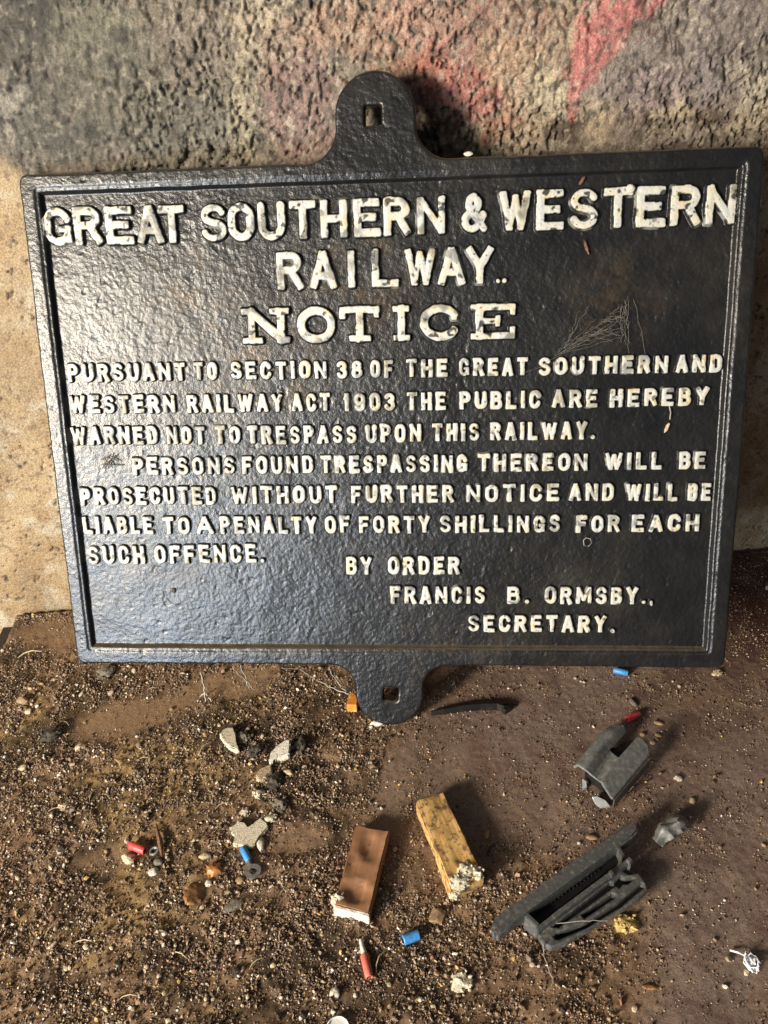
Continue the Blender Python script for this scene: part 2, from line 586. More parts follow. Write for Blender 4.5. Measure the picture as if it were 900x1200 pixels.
def build_plate():
    g = .00088
    xs = np.arange(-.004, W_ + .004, g)
    ys = np.arange(-.52, .076, g)
    X, Y = np.meshgrid(xs, ys)
    x, y = X.ravel(), Y.ravel()
    d = outline(x, y)
    nx = len(xs)
    keep = d < .45 * g
    F = grid_faces(nx, len(ys))
    F = F[keep[F].all(1)]
    used = np.unique(F)
    mp = np.full(len(x), -1)
    mp[used] = np.arange(len(used))
    F = mp[F]
    x, y, d = x[used], y[used], d[used]
    E_ = np.concatenate([F[:, [0, 1]], F[:, [1, 2]], F[:, [2, 3]], F[:, [3, 0]]])
    key = np.sort(E_, 1)
    key = key[:, 0].astype(np.int64) * len(x) + key[:, 1]
    _, inv, cnt = np.unique(key, return_inverse=True, return_counts=True)
    BE = E_[cnt[inv] == 1]
    bv = np.unique(BE)
    e = 1e-4
    for _ in range(3):
        dd = outline(x[bv], y[bv])
        gx = (outline(x[bv] + e, y[bv]) - outline(x[bv] - e, y[bv])) / (2 * e)
        gy = (outline(x[bv], y[bv] + e) - outline(x[bv], y[bv] - e)) / (2 * e)
        gl = np.maximum(np.hypot(gx, gy), .3)
        st = np.clip(dd / gl, -g, g)
        x[bv] -= st * gx / gl
        y[bv] -= st * gy / gl
    d = outline(x, y)
    z = front_z(x, y)
    rd = np.clip((d + .0022) / .0022, 0, 1)
    z = z - .0016 * (1 - np.sqrt(np.maximum(1 - rd * rd, 0)))
    P = np.stack([x, y, z], 1)
    n0 = len(P)
    # sides: one ring down to the back
    mb = np.full(n0, -1)
    mb[bv] = n0 + np.arange(len(bv))
    rings = np.stack([x[bv], y[bv], np.full(len(bv), -.0125)], 1)
    P = np.vstack([P, rings])
    SF = np.stack([BE[:, 1], BE[:, 0], mb[BE[:, 0]], mb[BE[:, 1]]], 1)
    # back
    BF = F[:, ::-1].copy()
    mapb = np.full(n0, -1)
    inn = np.setdiff1d(np.arange(n0), bv)
    mapb[bv] = mb[bv]
    mapb[inn] = len(P) + np.arange(len(inn))
    P = np.vstack([P, np.stack([x[inn], y[inn], np.full(len(inn), -.0125)], 1)])
    AF = np.vstack([F, SF, mapb[BF]])
    cen = P[AF].mean(1)
    inner = box_sdf(cen[:, 0], cen[:, 1], RIM_L, RIM_R, RIM_B, RIM_T, .004)
    lab = np.where(cen[:, 1] > 0.0, 1, np.where(cen[:, 1] < -H_ + .0, 2, np.where((inner > -.0085) & (cen[:, 2] > -.0085), 3, 0)))
    lugpart = (np.abs(cen[:, 0] - .3075) < .075)
    lab = np.where((lab == 1) & ~lugpart, 3, lab)
    lab = np.where((lab == 2) & ~lugpart, 3, lab)
    # normals of the whole casting so the parts meet without a seam
    full = mesh_np('tmp', P, AF)
    nrm = np.zeros(len(P) * 3, np.float32)
    full.vertices.foreach_get('normal', nrm)
    nrm = nrm.reshape(-1, 3)
    bpy.data.meshes.remove(full)
    for k, nm, lb in ((0, 'plate', None), (3, 'raised_border', None), (1, 'mounting_lug', 'upper mounting lug with square hole'), (2, 'mounting_lug', 'lower mounting lug with square hole')):
        f = AF[lab == k]
        us = np.unique(f)
        m2 = np.full(len(P), -1)
        m2[us] = np.arange(len(us))
        me = mesh_np(nm, P[us] + OFF, m2[f])
        me.normals_split_custom_set_from_vertices(nrm[us].tolist())
        link(nm, me, IRON, sign, label=lb)


build_plate()


# ------------------------------------------------------------------ lettering
def arc(cx, cy, rx, ry, a0, a1, n=14):
    t = np.radians(np.linspace(a0, a1, n))
    return [(cx + rx * math.cos(q), cy + ry * math.sin(q)) for q in t]


def s(*p):
    return ('s', list(p), 1.0)


def s2(k, *p):
    return ('s', list(p), k)


def c(p, k=1.0):
    return ('c', list(p), k)


O_ = arc(.5, .66, .5, .34, 0, 180) + arc(.5, .34, .5, .34, 180, 360) + [(1, .66)]
G = {
    'A': (.72, [s((0, 0), (.46, 1)), s((.54, 1), (1, 0)), s((.2, .30), (.8, .30))]),
    'B': (.68, [s((0, 0), (0, 1)), c([(0, 1), (.55, 1)] + arc(.6, .77, .33, .23, 90, -90) + [(0, .54)]), c([(.5, .54)] + arc(.62, .27, .38, .27, 90, -90) + [(0, 0)])]),
    'C': (.68, [c(arc(.5, .66, .5, .34, 12, 180) + arc(.5, .34, .5, .34, 180, 348))]),
    'D': (.69, [s((0, 0), (0, 1)), c([(0, 1), (.45, 1)] + arc(.5, .66, .5, .34, 90, 0) + arc(.5, .34, .5, .34, 0, -90) + [(0, 0)])]),
    'E': (.66, [s((0, 0), (0, 1)), s((0, 1), (.96, 1)), s((0, .52), (.8, .52)), s((0, 0), (1, 0))]),
    'F': (.63, [s((0, 0), (0, 1)), s((0, 1), (1, 1)), s((0, .5), (.8, .5))]),
    'G': (.69, [c(arc(.5, .66, .5, .34, 14, 180) + arc(.5, .34, .5, .34, 180, 335), .88), s2(.85, (1, .06), (1, .38)), s2(.7, (.66, .40), (1, .40))]),
    'H': (.70, [s((0, 0), (0, 1)), s((1, 0), (1, 1)), s((0, .5), (1, .5))]),
    'I': (.24, [s((.5, 0), (.5, 1))]),
    'L': (.62, [s((0, 0), (0, 1)), s((0, 0), (1, 0))]),
    'M': (.95, [s2(.85, (0, 0), (0, 1)), s2(.85, (1, 0), (1, 1)), s2(.72, (.05, 1), (.5, .2)), s2(.72, (.95, 1), (.5, .2))]),
    'N': (.76, [s2(.88, (0, 0), (0, 1)), s2(.88, (1, 0), (1, 1)), s2(.80, (.02, 1), (.98, 0))]),
    'O': (.70, [c(O_)]),
    'P': (.66, [s((0, 0), (0, 1)), c([(0, 1), (.55, 1)] + arc(.6, .74, .4, .26, 90, -90) + [(0, .48)])]),
    'R': (.70, [s((0, 0), (0, 1)), c([(0, 1), (.55, 1)] + arc(.58, .76, .36, .24, 90, -90) + [(0, .52)]), s((.58, .5), (1, 0))]),
    'S': (.67, [c(arc(.5, .76, .48, .24, 18, 270, 20) + arc(.5, .25, .5, .25, 88, -164, 20), .86)]),
    'T': (.68, [s((.5, 0), (.5, 1)), s((0, 1), (1, 1))]),
    'U': (.70, [c([(0, 1), (0, .34)] + arc(.5, .34, .5, .34, 180, 360) + [(1, .34), (1, 1)])]),
    'W': (1.0, [s2(.85, (0, 1), (.25, 0)), s2(.78, (.25, 0), (.5, .92)), s2(.78, (.5, .92), (.75, 0)), s2(.85, (.75, 0), (1, 1))]),
    'Y': (.70, [s((0, 1), (.5, .45)), s((1, 1), (.5, .45)), s((.5, .45), (.5, 0))]),
    '&': (.72, [c([(1, .0), (.25, .70)] + arc(.45, .80, .24, .20, 200, -20, 14) + [(.62, .66), (.25, .50)] + arc(.38, .24, .36, .24, 125, 300, 14) + [(.75, .14), (.97, .44)])]),
    '.': (.20, [c([(.5, 0), (.5, .001)])]),
    ',': (.20, [c([(.5, .05), (.3, -.16)], .7)]),
    '1': (.42, [s((.6, 0), (.6, 1)), s2(.85, (.1, .74), (.55, .98))]),
    '3': (.62, [c(arc(.45, .77, .48, .23, 160, -80, 16)), c(arc(.45, .27, .52, .27, 85, -165, 16))]),
    '8': (.66, [c(arc(.5, .77, .42, .23, 0, 360, 22), .8), c(arc(.5, .26, .5, .26, 0, 360, 22), .8)]),
    '9': (.66, [c(arc(.5, .70, .5, .30, 0, 360, 22)), c([(1, .70), (1, .34)] + arc(.5, .3, .5, .3, 0, -150, 14))]),
    '0': (.66, [c(O_)]),
    # slab letters of the middle heading
    'n#': (1, [s2(.95, (.17, 0), (.17, 1)), s2(.9, (.86, 0), (.86, 1)), s2(1.1, (.18, .98), (.84, .04)), s2(.75, (.0, 1), (.2, 1)), s2(.75, (0, 0), (.36, 0)), s2(.75, (.66, 1), (1, 1)), s2(.7, (.8, 0), (1, 0))]),
    'o#': (1, [c(arc(.5, .5, .5, .5, 0, 360, 40), 1.05)]),
    't#': (1, [s((.5, 0), (.5, 1)), s2(.85, (0, 1), (1, 1)), s2(.7, (0, .80), (0, 1)), s2(.7, (1, .80), (1, 1)), s2(.75, (.26, 0), (.74, 0))]),
    'i#': (1, [s((.5, 0), (.5, 1)), s2(.75, (0, 1), (1, 1)), s2(.75, (0, 0), (1, 0))]),
    'c#': (1, [c(arc(.52, .5, .52, .5, 32, 328, 36), 1.0), s2(.7, (.96, .68), (.96, .82))]),
    'e#': (1, [s((.15, 0), (.15, 1)), s2(.8, (0, 1), (1, 1)), s2(.8, (0, 0), (1, 0)), s2(.75, (.15, .52), (.62, .52)), s2(.65, (1, .80), (1, 1)), s2(.65, (1, .0), (1, .22)), s2(.6, (.62, .40), (.62, .64))]),
}


def letter_segments(ch, x0, x1, y0, y1, hw):
    """strokes of one letter fitted to a box, as (ax,ay,bx,by,hw,kind)"""
    out = []
    for kind, pts, k in G[ch][1]:
        q = [(x0 + hw + px * max(x1 - x0 - 2 * hw, 0), y0 + hw + py * (y1 - y0 - 2 * hw)) for px, py in pts]
        for a, b in zip(q[:-1], q[1:]):
            out.append((*a, *b, hw * k, kind))
    return out


def letters_sdf(x, y, segs, ylo, yhi):
    d = np.full(x.shape, 9.)
    for ax, ay, bx, by, hw, kind in segs:
        if kind == 'c':
            q = seg_sdf(x, y, ax, ay, bx, by) - hw
        else:
            L = math.hypot(bx - ax, by - ay) + 1e-9
            ux, uy = (bx - ax) / L, (by - ay) / L
            mx, my = (ax + bx) / 2, (ay + by) / 2
            lx = np.abs((x - mx) * ux + (y - my) * uy) - L / 2 - hw * .95
            ly = np.abs(-(x - mx) * uy + (y - my) * ux) - hw
            r = hw * .35
            lx, ly = lx + r, ly + r
            q = np.hypot(np.maximum(lx, 0), np.maximum(ly, 0)) + np.minimum(np.maximum(lx, ly), 0) - r
        d = np.minimum(d, q)
    return d


def letter_material():
    m, nt, b = mat('white_letter_paint')
    a = nd(nt, 'ShaderNodeAttribute')
    a.attribute_name = 'paint'
    sep = nd(nt, 'ShaderNodeSeparateColor')
    nt.links.new(a.outputs['Color'], sep.inputs[0])
    n1 = noise_node(nt, 70, 4, .6)
    white = ramp(nt, n1.outputs['Fac'], [(.36, (.42, .42, .40)), (.54, (.47, .45, .37)), (.72, (.48, .38, .21))])
    n2 = noise_node(nt, 420, 3, .6)
    chip = ramp(nt, n2.outputs['Fac'], [(.63, (1, 1, 1)), (.70, (.15, .15, .15))])
    mu = nd(nt, 'ShaderNodeMath', operation='MULTIPLY')
    nt.links.new(sep.outputs[0], mu.inputs[0])
    nt.links.new(chip.outputs['Color'], mu.inputs[1])
    mx = nd(nt, 'ShaderNodeMix', data_type='RGBA')
    nt.links.new(mu.outputs[0], mx.inputs['Factor'])
    mx.inputs[6].default_value = (.010, .010, .0105, 1)
    nt.links.new(white.outputs['Color'], mx.inputs[7])
    nt.links.new(mx.outputs[2], b.inputs['Base Color'])
    b.inputs['Roughness'].default_value = .42
    bp = add_bump(nt, b, 420, .55, .0008, 3, .55)
    return m


LETTER = letter_material()
WSEED = [0]


def word_mesh(text, letters, y0s, y1s, hw, hgt, skirt, g):
    """letters: [(glyph, x0, x1)], baseline/cap heights per letter"""
    segs = []
    for i, (ch, x0, x1) in enumerate(letters):
        segs += letter_segments(ch, x0, x1, y0s[i], y1s[i], hw)
    pad = skirt + .001
    xa = min(l[1] for l in letters) - pad
    xb = max(l[2] for l in letters) + pad
    ya, yb = min(y0s) - pad - .002, max(y1s) + pad
    xs = np.arange(xa, xb, g)
    ys = np.arange(ya, yb, g)
    X, Y = np.meshgrid(xs, ys)
    x, y = X.ravel(), Y.ravel()
    d = letters_sdf(x, y, segs, ya, yb)
    WSEED[0] += 1
    ws = WSEED[0]
    d = d + .0009 * (hw / .0032) ** .5 * (fbm(x * 230, y * 230, 2, 70 + ws) - .5) * 2 * .5
    d = d - .0005 * (sstep(.55, .8, fbm(x * 90, y * 90, 2, 71)))
    t = np.clip(d / skirt, 0, 1)
    steep = np.clip(1 - d / (skirt * .42), 0, 1)
    h = hgt * (.80 * sstep(0, 1, steep) + .20 * (1 - t) ** 2)
    dome = np.clip(-d / hw, 0, 1)
    h = h + .0003 * dome
    h = np.where(d > skirt, -.0008, h - .0002)
    fieldn = front_z(x, y)
    z = fieldn + h
    face = sstep(.00028, -.00012, d - .0005 * (fbm(x * 120, y * 120, 2, 73) - .45))
    worn = np.maximum(sstep(.58, .70, fbm(x * 55, y * 55, 3, 74)), 1.5 * sstep(.66, .76, fbm(x * 210, y * 210, 2, 76)))
    smear = sstep(.68, .80, fbm(x * 60, y * 60, 2, 75)) * sstep(skirt, 0, d)
    pm = np.clip(np.maximum(face * (1 - (.62 if hw > .0022 else .44) * worn), .5 * smear), 0, 1)
    F = grid_faces(len(xs), len(ys))
    ok = (d < skirt * 1.05)
    F = F[ok[F].any(1)]
    us = np.unique(F)
    mp = np.full(len(x), -1)
    mp[us] = np.arange(len(us))
    P = np.stack([x, y, z], 1)[us] + OFF
    me = mesh_np('raised_word', P, mp[F], np.stack([pm] * 3, 1)[us])
    return me


def place_word(text, boxes, cap, hw, hgt, skirt, g, label):
    """boxes: [(glyph, (u0, v_base0), (u1, v_base1))] in the photo, turned into places on the plate"""
    L, y0, y1 = [], [], []
    for ch, (ua, va), (ub, vb) in boxes:
        A = img2sign(ua, va)
        B = img2sign(ub, vb)
        Tm = img2sign((ua + ub) / 2, (va + vb) / 2 - cap)
        L.append((ch, A[0], B[0]))
        yb = (A[1] + B[1]) / 2
        y0.append(yb)
        y1.append(Tm[1])
    me = word_mesh(text, L, y0, y1, hw, hgt, skirt, g)
    link('raised_word', me, LETTER, sign, label=label)


def lerp_base(pts, u):
    """baseline height at photo column u"""
    us = [p[0] for p in pts]
    vs = [p[1] for p in pts]
    if u <= us[0]:
        return vs[0] + (vs[1] - vs[0]) / (us[1] - us[0]) * (u - us[0])
    if u >= us[-1]:
        return vs[-1] + (vs[-1] - vs[-2]) / (us[-1] - us[-2]) * (u - us[-1])
    return float(np.interp(u, us, vs))


def big(text, spans, basepts, cap, label, hw=.0030, slab=False):
    bx = []
    for ch, (a, b) in zip(text, spans):
        bx.append(((ch.lower() + '#') if slab else ch, (a, lerp_base(basepts, a)), (b, lerp_base(basepts, b))))
    place_word(text, bx, cap, hw, .0044, .0036, .00062, label)


TB = [(53, 287), (216, 284), (522, 273.5), (590, 270.5), (861, 262)]
big('GREAT', [(53, 84), (88, 119), (125, 157), (161, 191), (187, 217)], TB, 44, 'large white word GREAT in the top line')
big('SOUTHERN', [(236, 266), (268, 298), (303, 334), (340, 371), (376, 407), (415, 446), (450, 481), (489, 522)], TB, 44.5, 'large white word SOUTHERN in the top line')
big('&', [(541, 571)], [(541, 272), (571, 271)], 45, 'large white ampersand in the top line', hw=.0027)
big('WESTERN', [(586, 622), (629, 661), (668, 701), (707, 741), (746, 780), (786, 821), (827, 862)], TB, 47, 'large white word WESTERN in the top line')
RB = [(325, 339.5), (577, 332)]
big('RAILWAY', [(325, 355), (364, 394), (407, 417), (436, 467), (475, 510), (514, 545), (547, 578)], RB, 44, 'large white word RAILWAY in the second line', hw=.0028)
big('..', [(581, 587), (588, 595)], [(580, 331.5), (595, 331)], 7, 'pair of white dots after the second line', hw=.0017)
big('NOTICE', [(283, 341), (349, 393), (398, 446), (460, 481), (493, 538), (551, 605)], [(283, 403.5), (605, 397.5)], 42.5, 'bold slab word NOTICE in the middle heading', hw=.0031, slab=True)

LINES = [
    ('first', [(78, 448), (385, 444), (849, 436.3)], 21.0, [('PURSUANT', 78, 219), ('TO', 226, 256), ('SECTION', 269, 385), ('38', 394, 427), ('OF', 433, 463), ('THE', 475, 527), ('GREAT', 537, 621), ('SOUTHERN', 631, 786), ('AND', 792, 849)]),
    ('second', [(80, 485.3), (460, 481.5), (833, 475.3)], 21.0, [('WESTERN', 80, 207), ('RAILWAY', 218, 333), ('ACT', 341, 389), ('1903', 401, 465), ('THE', 476, 525), ('PUBLIC', 538, 636), ('ARE', 647, 703), ('HEREBY', 715, 833)]),
    ('third', [(82, 522), (400, 520), (698, 514.8)], 21.0, [('WARNED', 82, 186), ('NOT', 194, 242), ('TO', 251, 283), ('TRESPASS', 289, 420), ('UPON', 428, 496), ('THIS', 506, 564), ('RAILWAY.', 574, 699)]),
    ('fourth', [(154, 557.3), (450, 555), (830, 550.3)], 20.5, [('PERSONS', 154, 277), ('FOUND', 283, 369), ('TRESPASSING', 375, 550), ('THEREON', 560, 691), ('WILL', 709, 779), ('BE', 796, 830)]),
    ('fifth', [(93, 593), (450, 590), (835, 587)], 20.5, [('PROSECUTED', 93, 255), ('WITHOUT', 270, 397), ('FURTHER', 411, 534), ('NOTICE', 546, 658), ('AND', 667, 722), ('WILL', 733, 797), ('BE', 806, 836)]),
    ('sixth', [(96, 627), (450, 625.5), (821, 624)], 20.0, [('LIABLE', 96, 181), ('TO', 190, 224), ('A', 230, 249), ('PENALTY', 257, 373), ('OF', 380, 412), ('FORTY', 420, 506), ('SHILLINGS', 515, 659), ('FOR', 675, 729), ('EACH', 740, 822)]),
    ('seventh', [(101, 662), (310, 660.3)], 21.0, [('SUCH', 102, 171), ('OFFENCE.', 180, 311)]),
    ('by order', [(405, 674.5), (540, 674)], 20.5, [('BY', 405, 438), ('ORDER', 454, 541)]),
    ('name', [(458, 708.5), (756, 709.3)], 20.0, [('FRANCIS', 457, 571), ('B.', 594, 622), ('ORMSBY.,', 638, 768)]),
    ('last', [(548, 741.5), (720, 742.5)], 19.5, [('SECRETARY.', 548, 722)]),
]
for ln, bp_, cap, words in LINES:
    for text, ua, ub in words:
        gap = .27
        nat = [G[ch][0] for ch in text]
        tot = sum(nat) + gap * (len(text) - 1)
        if len(text) > 1:
            ua, ub = ua + .8, ub - 2.2
        k = (ub - ua) / tot
        bx = []
        u = ua
        for ch, n_ in zip(text, nat):
            jit = random.uniform(-.5, .5)
            bx.append((ch, (u, lerp_base(bp_, u) + jit), (u + n_ * k, lerp_base(bp_, u + n_ * k) + jit)))
            u += (n_ + gap) * k
        place_word(text, bx, cap, .00172, .0036, .0025, .00046, 'small white word %s in the %s line' % (text.strip('.,'), ln))

# ------------------------------------------------------------------ helpers for the small things
def bm_mesh(name, bm, smooth=True):
    me = bpy.data.meshes.new(name)
    bm.normal_update()
    bm.to_mesh(me)
    bm.free()
    for p in me.polygons:
        p.use_smooth = smooth
    if smooth:
        me.set_sharp_from_angle(angle=math.radians(32))
    return me


def cluster_bm(lx, ly, lz, seed, n=26, flat=.5):
    """crumbly lump: many small grains grown together round one core"""
    rs = random.Random(seed)
    bm = rock_bm(lx * .88, ly * .88, lz * .85, seed, .75, 3, .3)
    sz = min(lx, ly)
    for k in range(n):
        a_ = rs.uniform(0, 6.283)
        q = rs.uniform(.25, .5) if k % 4 else rs.uniform(0, .3)
        b = rock_bm(sz * rs.uniform(.10, .28), sz * rs.uniform(.10, .24), sz * rs.uniform(.10, .20), seed + k, .35, 1, .7)
        bmesh.ops.translate(b, vec=(math.cos(a_) * q * lx, math.sin(a_) * q * ly, rs.uniform(-.25, .45) * lz * (1.1 - q)), verts=b.verts)
        tmp = bpy.data.meshes.new('tmp')
        b.to_mesh(tmp)
        b.free()
        bm.from_mesh(tmp)
        bpy.data.meshes.remove(tmp)
    return bm


def prism(bm, pts, z0, bevel=.001, seg=2):
    """outline of world points (all at their top height) extruded down to z0"""
    vs = [bm.verts.new(p) for p in pts]
    n = len(vs)
    a = sum(pts[i][0] * pts[(i + 1) % n][1] - pts[(i + 1) % n][0] * pts[i][1] for i in range(n))
    if a < 0:
        vs = vs[::-1]
    lo = [bm.verts.new((v.co.x, v.co.y, z0)) for v in vs]
    fs = [bm.faces.new(vs), bm.faces.new(lo[::-1])]
    for i in range(n):
        j = (i + 1) % n
        fs.append(bm.faces.new((vs[j], vs[i], lo[i], lo[j])))
    ed = list({e for f in fs for e in f.edges})
    if bevel:
        bmesh.ops.bevel(bm, geom=ed, offset=bevel, segments=seg, affect='EDGES', clamp_overlap=True)
    return bm


def px(pts, z):
    return [tuple(fl(u, v, z)) for u, v in pts]


def jitter(bm, amp, scale, seed=0):
    for v in bm.verts:
        n = v.normal
        k = (float(fbm(v.co.x * scale + v.co.z * scale * .7, v.co.y * scale - v.co.z * scale * .6, 3, seed)) - .5) * 2 * amp
        v.co += n * k


def dense(bm, size):
    for _ in range(6):
        ed = [e for e in bm.edges if e.calc_length() > size]
        if not ed:
            break
        bmesh.ops.subdivide_edges(bm, edges=ed, cuts=1, use_grid_fill=True)
    bm.normal_update()


def tube(bm, p0, p1, r0, r1=None, n=16, inner=None, caps=True):
    """straight round bar, hollow when inner is given"""
    p0, p1 = Vector(p0), Vector(p1)
    r1 = r0 if r1 is None else r1
    d = (p1 - p0).normalized()
    a = d.orthogonal().normalized()
    b = d.cross(a)
    L = (p1 - p0).length
    prof = [(0, r0 * .90), (.02 * L + .0003, r0), (L * .98 - .0003, r1), (L, r1 * .90)]
    if inner:
        prof += [(L, inner), (L * .35, inner), (0, inner)]
    rings = []
    for t, r in prof:
        rings.append([bm.verts.new(p0 + d * t + (a * math.cos(2 * math.pi * k / n) + b * math.sin(2 * math.pi * k / n)) * r) for k in range(n)])
    for q in range(len(rings) - 1):
        for k in range(n):
            bm.faces.new((rings[q][k], rings[q][(k + 1) % n], rings[q + 1][(k + 1) % n], rings[q + 1][k]))
    if inner:
        for k in range(n):
            bm.faces.new((rings[-1][k], rings[-1][(k + 1) % n], rings[0][(k + 1) % n], rings[0][k]))
    elif caps:
        bm.faces.new(rings[0][::-1])
        bm.faces.new(rings[-1])
    return bm


def strand(bm, pts, r, n=6, taper=False, wob=0):
    pts = [Vector(p) for p in pts]
    if wob:
        q = []
        for i in range(len(pts) - 1):
            for t in range(5):
                f = t / 5
                p = pts[i].lerp(pts[i + 1], f)
                q.append(p + Vector((random.uniform(-wob, wob), random.uniform(-wob, wob), random.uniform(0, wob))))
        q.append(pts[-1])
        pts = q
    rings = []
    for i, p in enumerate(pts):
        d = (pts[min(i + 1, len(pts) - 1)] - pts[max(i - 1, 0)]).normalized()
        a = d.orthogonal().normalized()
        b = d.cross(a)
        rr = r * (1 - .75 * abs(2 * i / (len(pts) - 1) - 1)) if taper else r
        rings.append([bm.verts.new(p + (a * math.cos(2 * math.pi * k / n) + b * math.sin(2 * math.pi * k / n)) * rr) for k in range(n)])
    for q in range(len(rings) - 1):
        for k in range(n):
            bm.faces.new((rings[q][k], rings[q][(k + 1) % n], rings[q + 1][(k + 1) % n], rings[q + 1][k]))
    bm.faces.new(rings[0][::-1])
    bm.faces.new(rings[-1])


def rock_bm(lx, ly, lz, seed, rough=.25, sub=3, angular=0.0):
    bm = bmesh.new()
    bmesh.ops.create_icosphere(bm, subdivisions=sub, radius=1)
    rs = np.random.default_rng(seed)
    planes = [(Vector(rs.normal(size=3)).normalized(), rs.uniform(.55, .8)) for _ in range(9)]
    for v in bm.verts:
        p = v.co.copy()
        if angular:
            for n, dd in planes:
                q = p.dot(n)
                if q > dd:
                    p -= n * (q - dd) * angular
        k = 1 + rough * (float(fbm(p.x * 1.7 + seed * 3.1 + p.z, p.y * 1.7 + p.z * 1.3, 3, seed % 50)) - .5) * 2 + .25 * rough * (float(fbm(p.x * 6 + p.z * 5, p.y * 6 + seed, 2, 9)) - .5) * 2
        v.co = Vector((p.x * k * lx / 2, p.y * k * ly / 2, p.z * k * lz / 2))
    return bm


MM = .001
GRIT = .0


def rock(name, u, v, lx, ly, lz, rot, m, label, cat, rough=.25, angular=0., seed=None, group=None, smooth=True, sub=3, sink=.3, z=None):
    seed = int(u * 7 + v * 3) if seed is None else seed
    bm = cluster_bm(lx * MM, ly * MM, lz * MM, seed, int(14 + lx * 1.2)) if rough >= .5 else rock_bm(lx * MM, ly * MM, lz * MM, seed, rough, sub, angular)
    me = bm_mesh(name, bm, smooth)
    o = link(name, me, m, label=label, cat=cat, group=group)
    p = fl(u, v, lz * MM * .4)
    zz = float(floor_z(np.array([p[0]]), np.array([p[1]]))[0]) if z is None else z
    o.location = (p[0], p[1], zz + lz * MM * (.5 - sink))
    o.rotation_euler = (random.uniform(-.15, .15), random.uniform(-.15, .15), math.radians(rot))
    return o


M_WHITE = simple('chalky_white', [(.3, (.28, .23, .17)), (.5, (.60, .55, .45)), (.75, (.74, .70, .62))], 380, .85, .9, 900, bdist=.0009)
M_CREAM = simple('cream_stone', [(.3, (.20, .14, .085)), (.5, (.48, .38, .24)), (.8, (.64, .55, .40))], 420, .8, .9, 900, bdist=.0009)
M_PALE = simple('pale_plaster', [(.30, (.26, .22, .15)), (.46, (.54, .48, .35)), (.72, (.66, .60, .47))], 420, .9, .9, 1100, bdist=.0009)
M_TAN = simple('tan_stone', [(.3, (.15, .09, .045)), (.6, (.34, .23, .12)), (.8, (.46, .33, .18))], 260, .7, .6, 800, bdist=.0006)
M_DARK = simple('dark_lump', [(.3, (.02, .017, .012)), (.6, (.07, .055, .04)), (.8, (.16, .13, .10))], 260, .85, .8, 700, bdist=.001)
M_GREYL = simple('grey_fluff', [(.3, (.07, .06, .045)), (.6, (.20, .17, .13)), (.8, (.33, .29, .23))], 500, .95, 1, 1000, bdist=.001)
M_BLUE = simple('blue_plastic', [(.3, (.05, .09, .15)), (.45, (.04, .20, .46)), (.7, (.06, .26, .56))], 330, .45, .25, 600)
M_RED = simple('red_plastic', [(.3, (.14, .04, .03)), (.45, (.48, .045, .045)), (.7, (.60, .08, .07))], 330, .45, .25, 600)
M_PINK = simple('faded_red_plastic', [(.3, (.42, .08, .05)), (.65, (.55, .15, .10)), (.85, (.50, .25, .18))], 240, .55, .3, 600)
M_METAL = simple('dull_metal', [(.3, (.20, .20, .19)), (.65, (.42, .42, .40)), (.85, (.30, .26, .20))], 400, .42, .4, 900, metallic=.8)
M_PLAST = simple('grey_plastic', [(.3, (.095, .098, .092)), (.52, (.16, .16, .150)), (.72, (.28, .26, .23))], 260, .55, .4, 900, bdist=.0004)
M_PLASTB = simple('dusty_black_plastic', [(.3, (.048, .050, .048)), (.55, (.085, .085, .080)), (.75, (.21, .195, .17))], 300, .4, .5, 900, bdist=.0005)
M_PLASTD = simple('black_plastic', [(.3, (.004, .004, .004)), (.58, (.008, .008, .008)), (.78, (.03, .028, .024))], 130, .45, .4, 900, bdist=.0004)
M_LEAF = simple('dry_leaf', [(.3, (.13, .055, .02)), (.6, (.30, .15, .06)), (.8, (.42, .25, .12))], 180, .6, .6, 500)
M_AMBER = simple('amber_leaf', [(.3, (.22, .075, .018)), (.6, (.42, .17, .045)), (.8, (.5, .26, .1))], 180, .4, .5, 500)
M_STICK = simple('brown_stick', [(.3, (.07, .03, .018)), (.7, (.20, .09, .05))], 300, .7, .6, 700)
M_STRAW = simple('pale_straw', [(.3, (.36, .27, .14)), (.7, (.62, .52, .34))], 200, .7, .3, 700)
M_SILK = simple('dusty_silk', [(.3, (.22, .19, .15)), (.7, (.40, .36, .30))], 600, .8, 0)
M_YELLOW = simple('yellow_crumb', [(.3, (.38, .22, .05)), (.6, (.62, .46, .18)), (.8, (.72, .62, .38))], 500, .9, .9, 1100, bdist=.001)


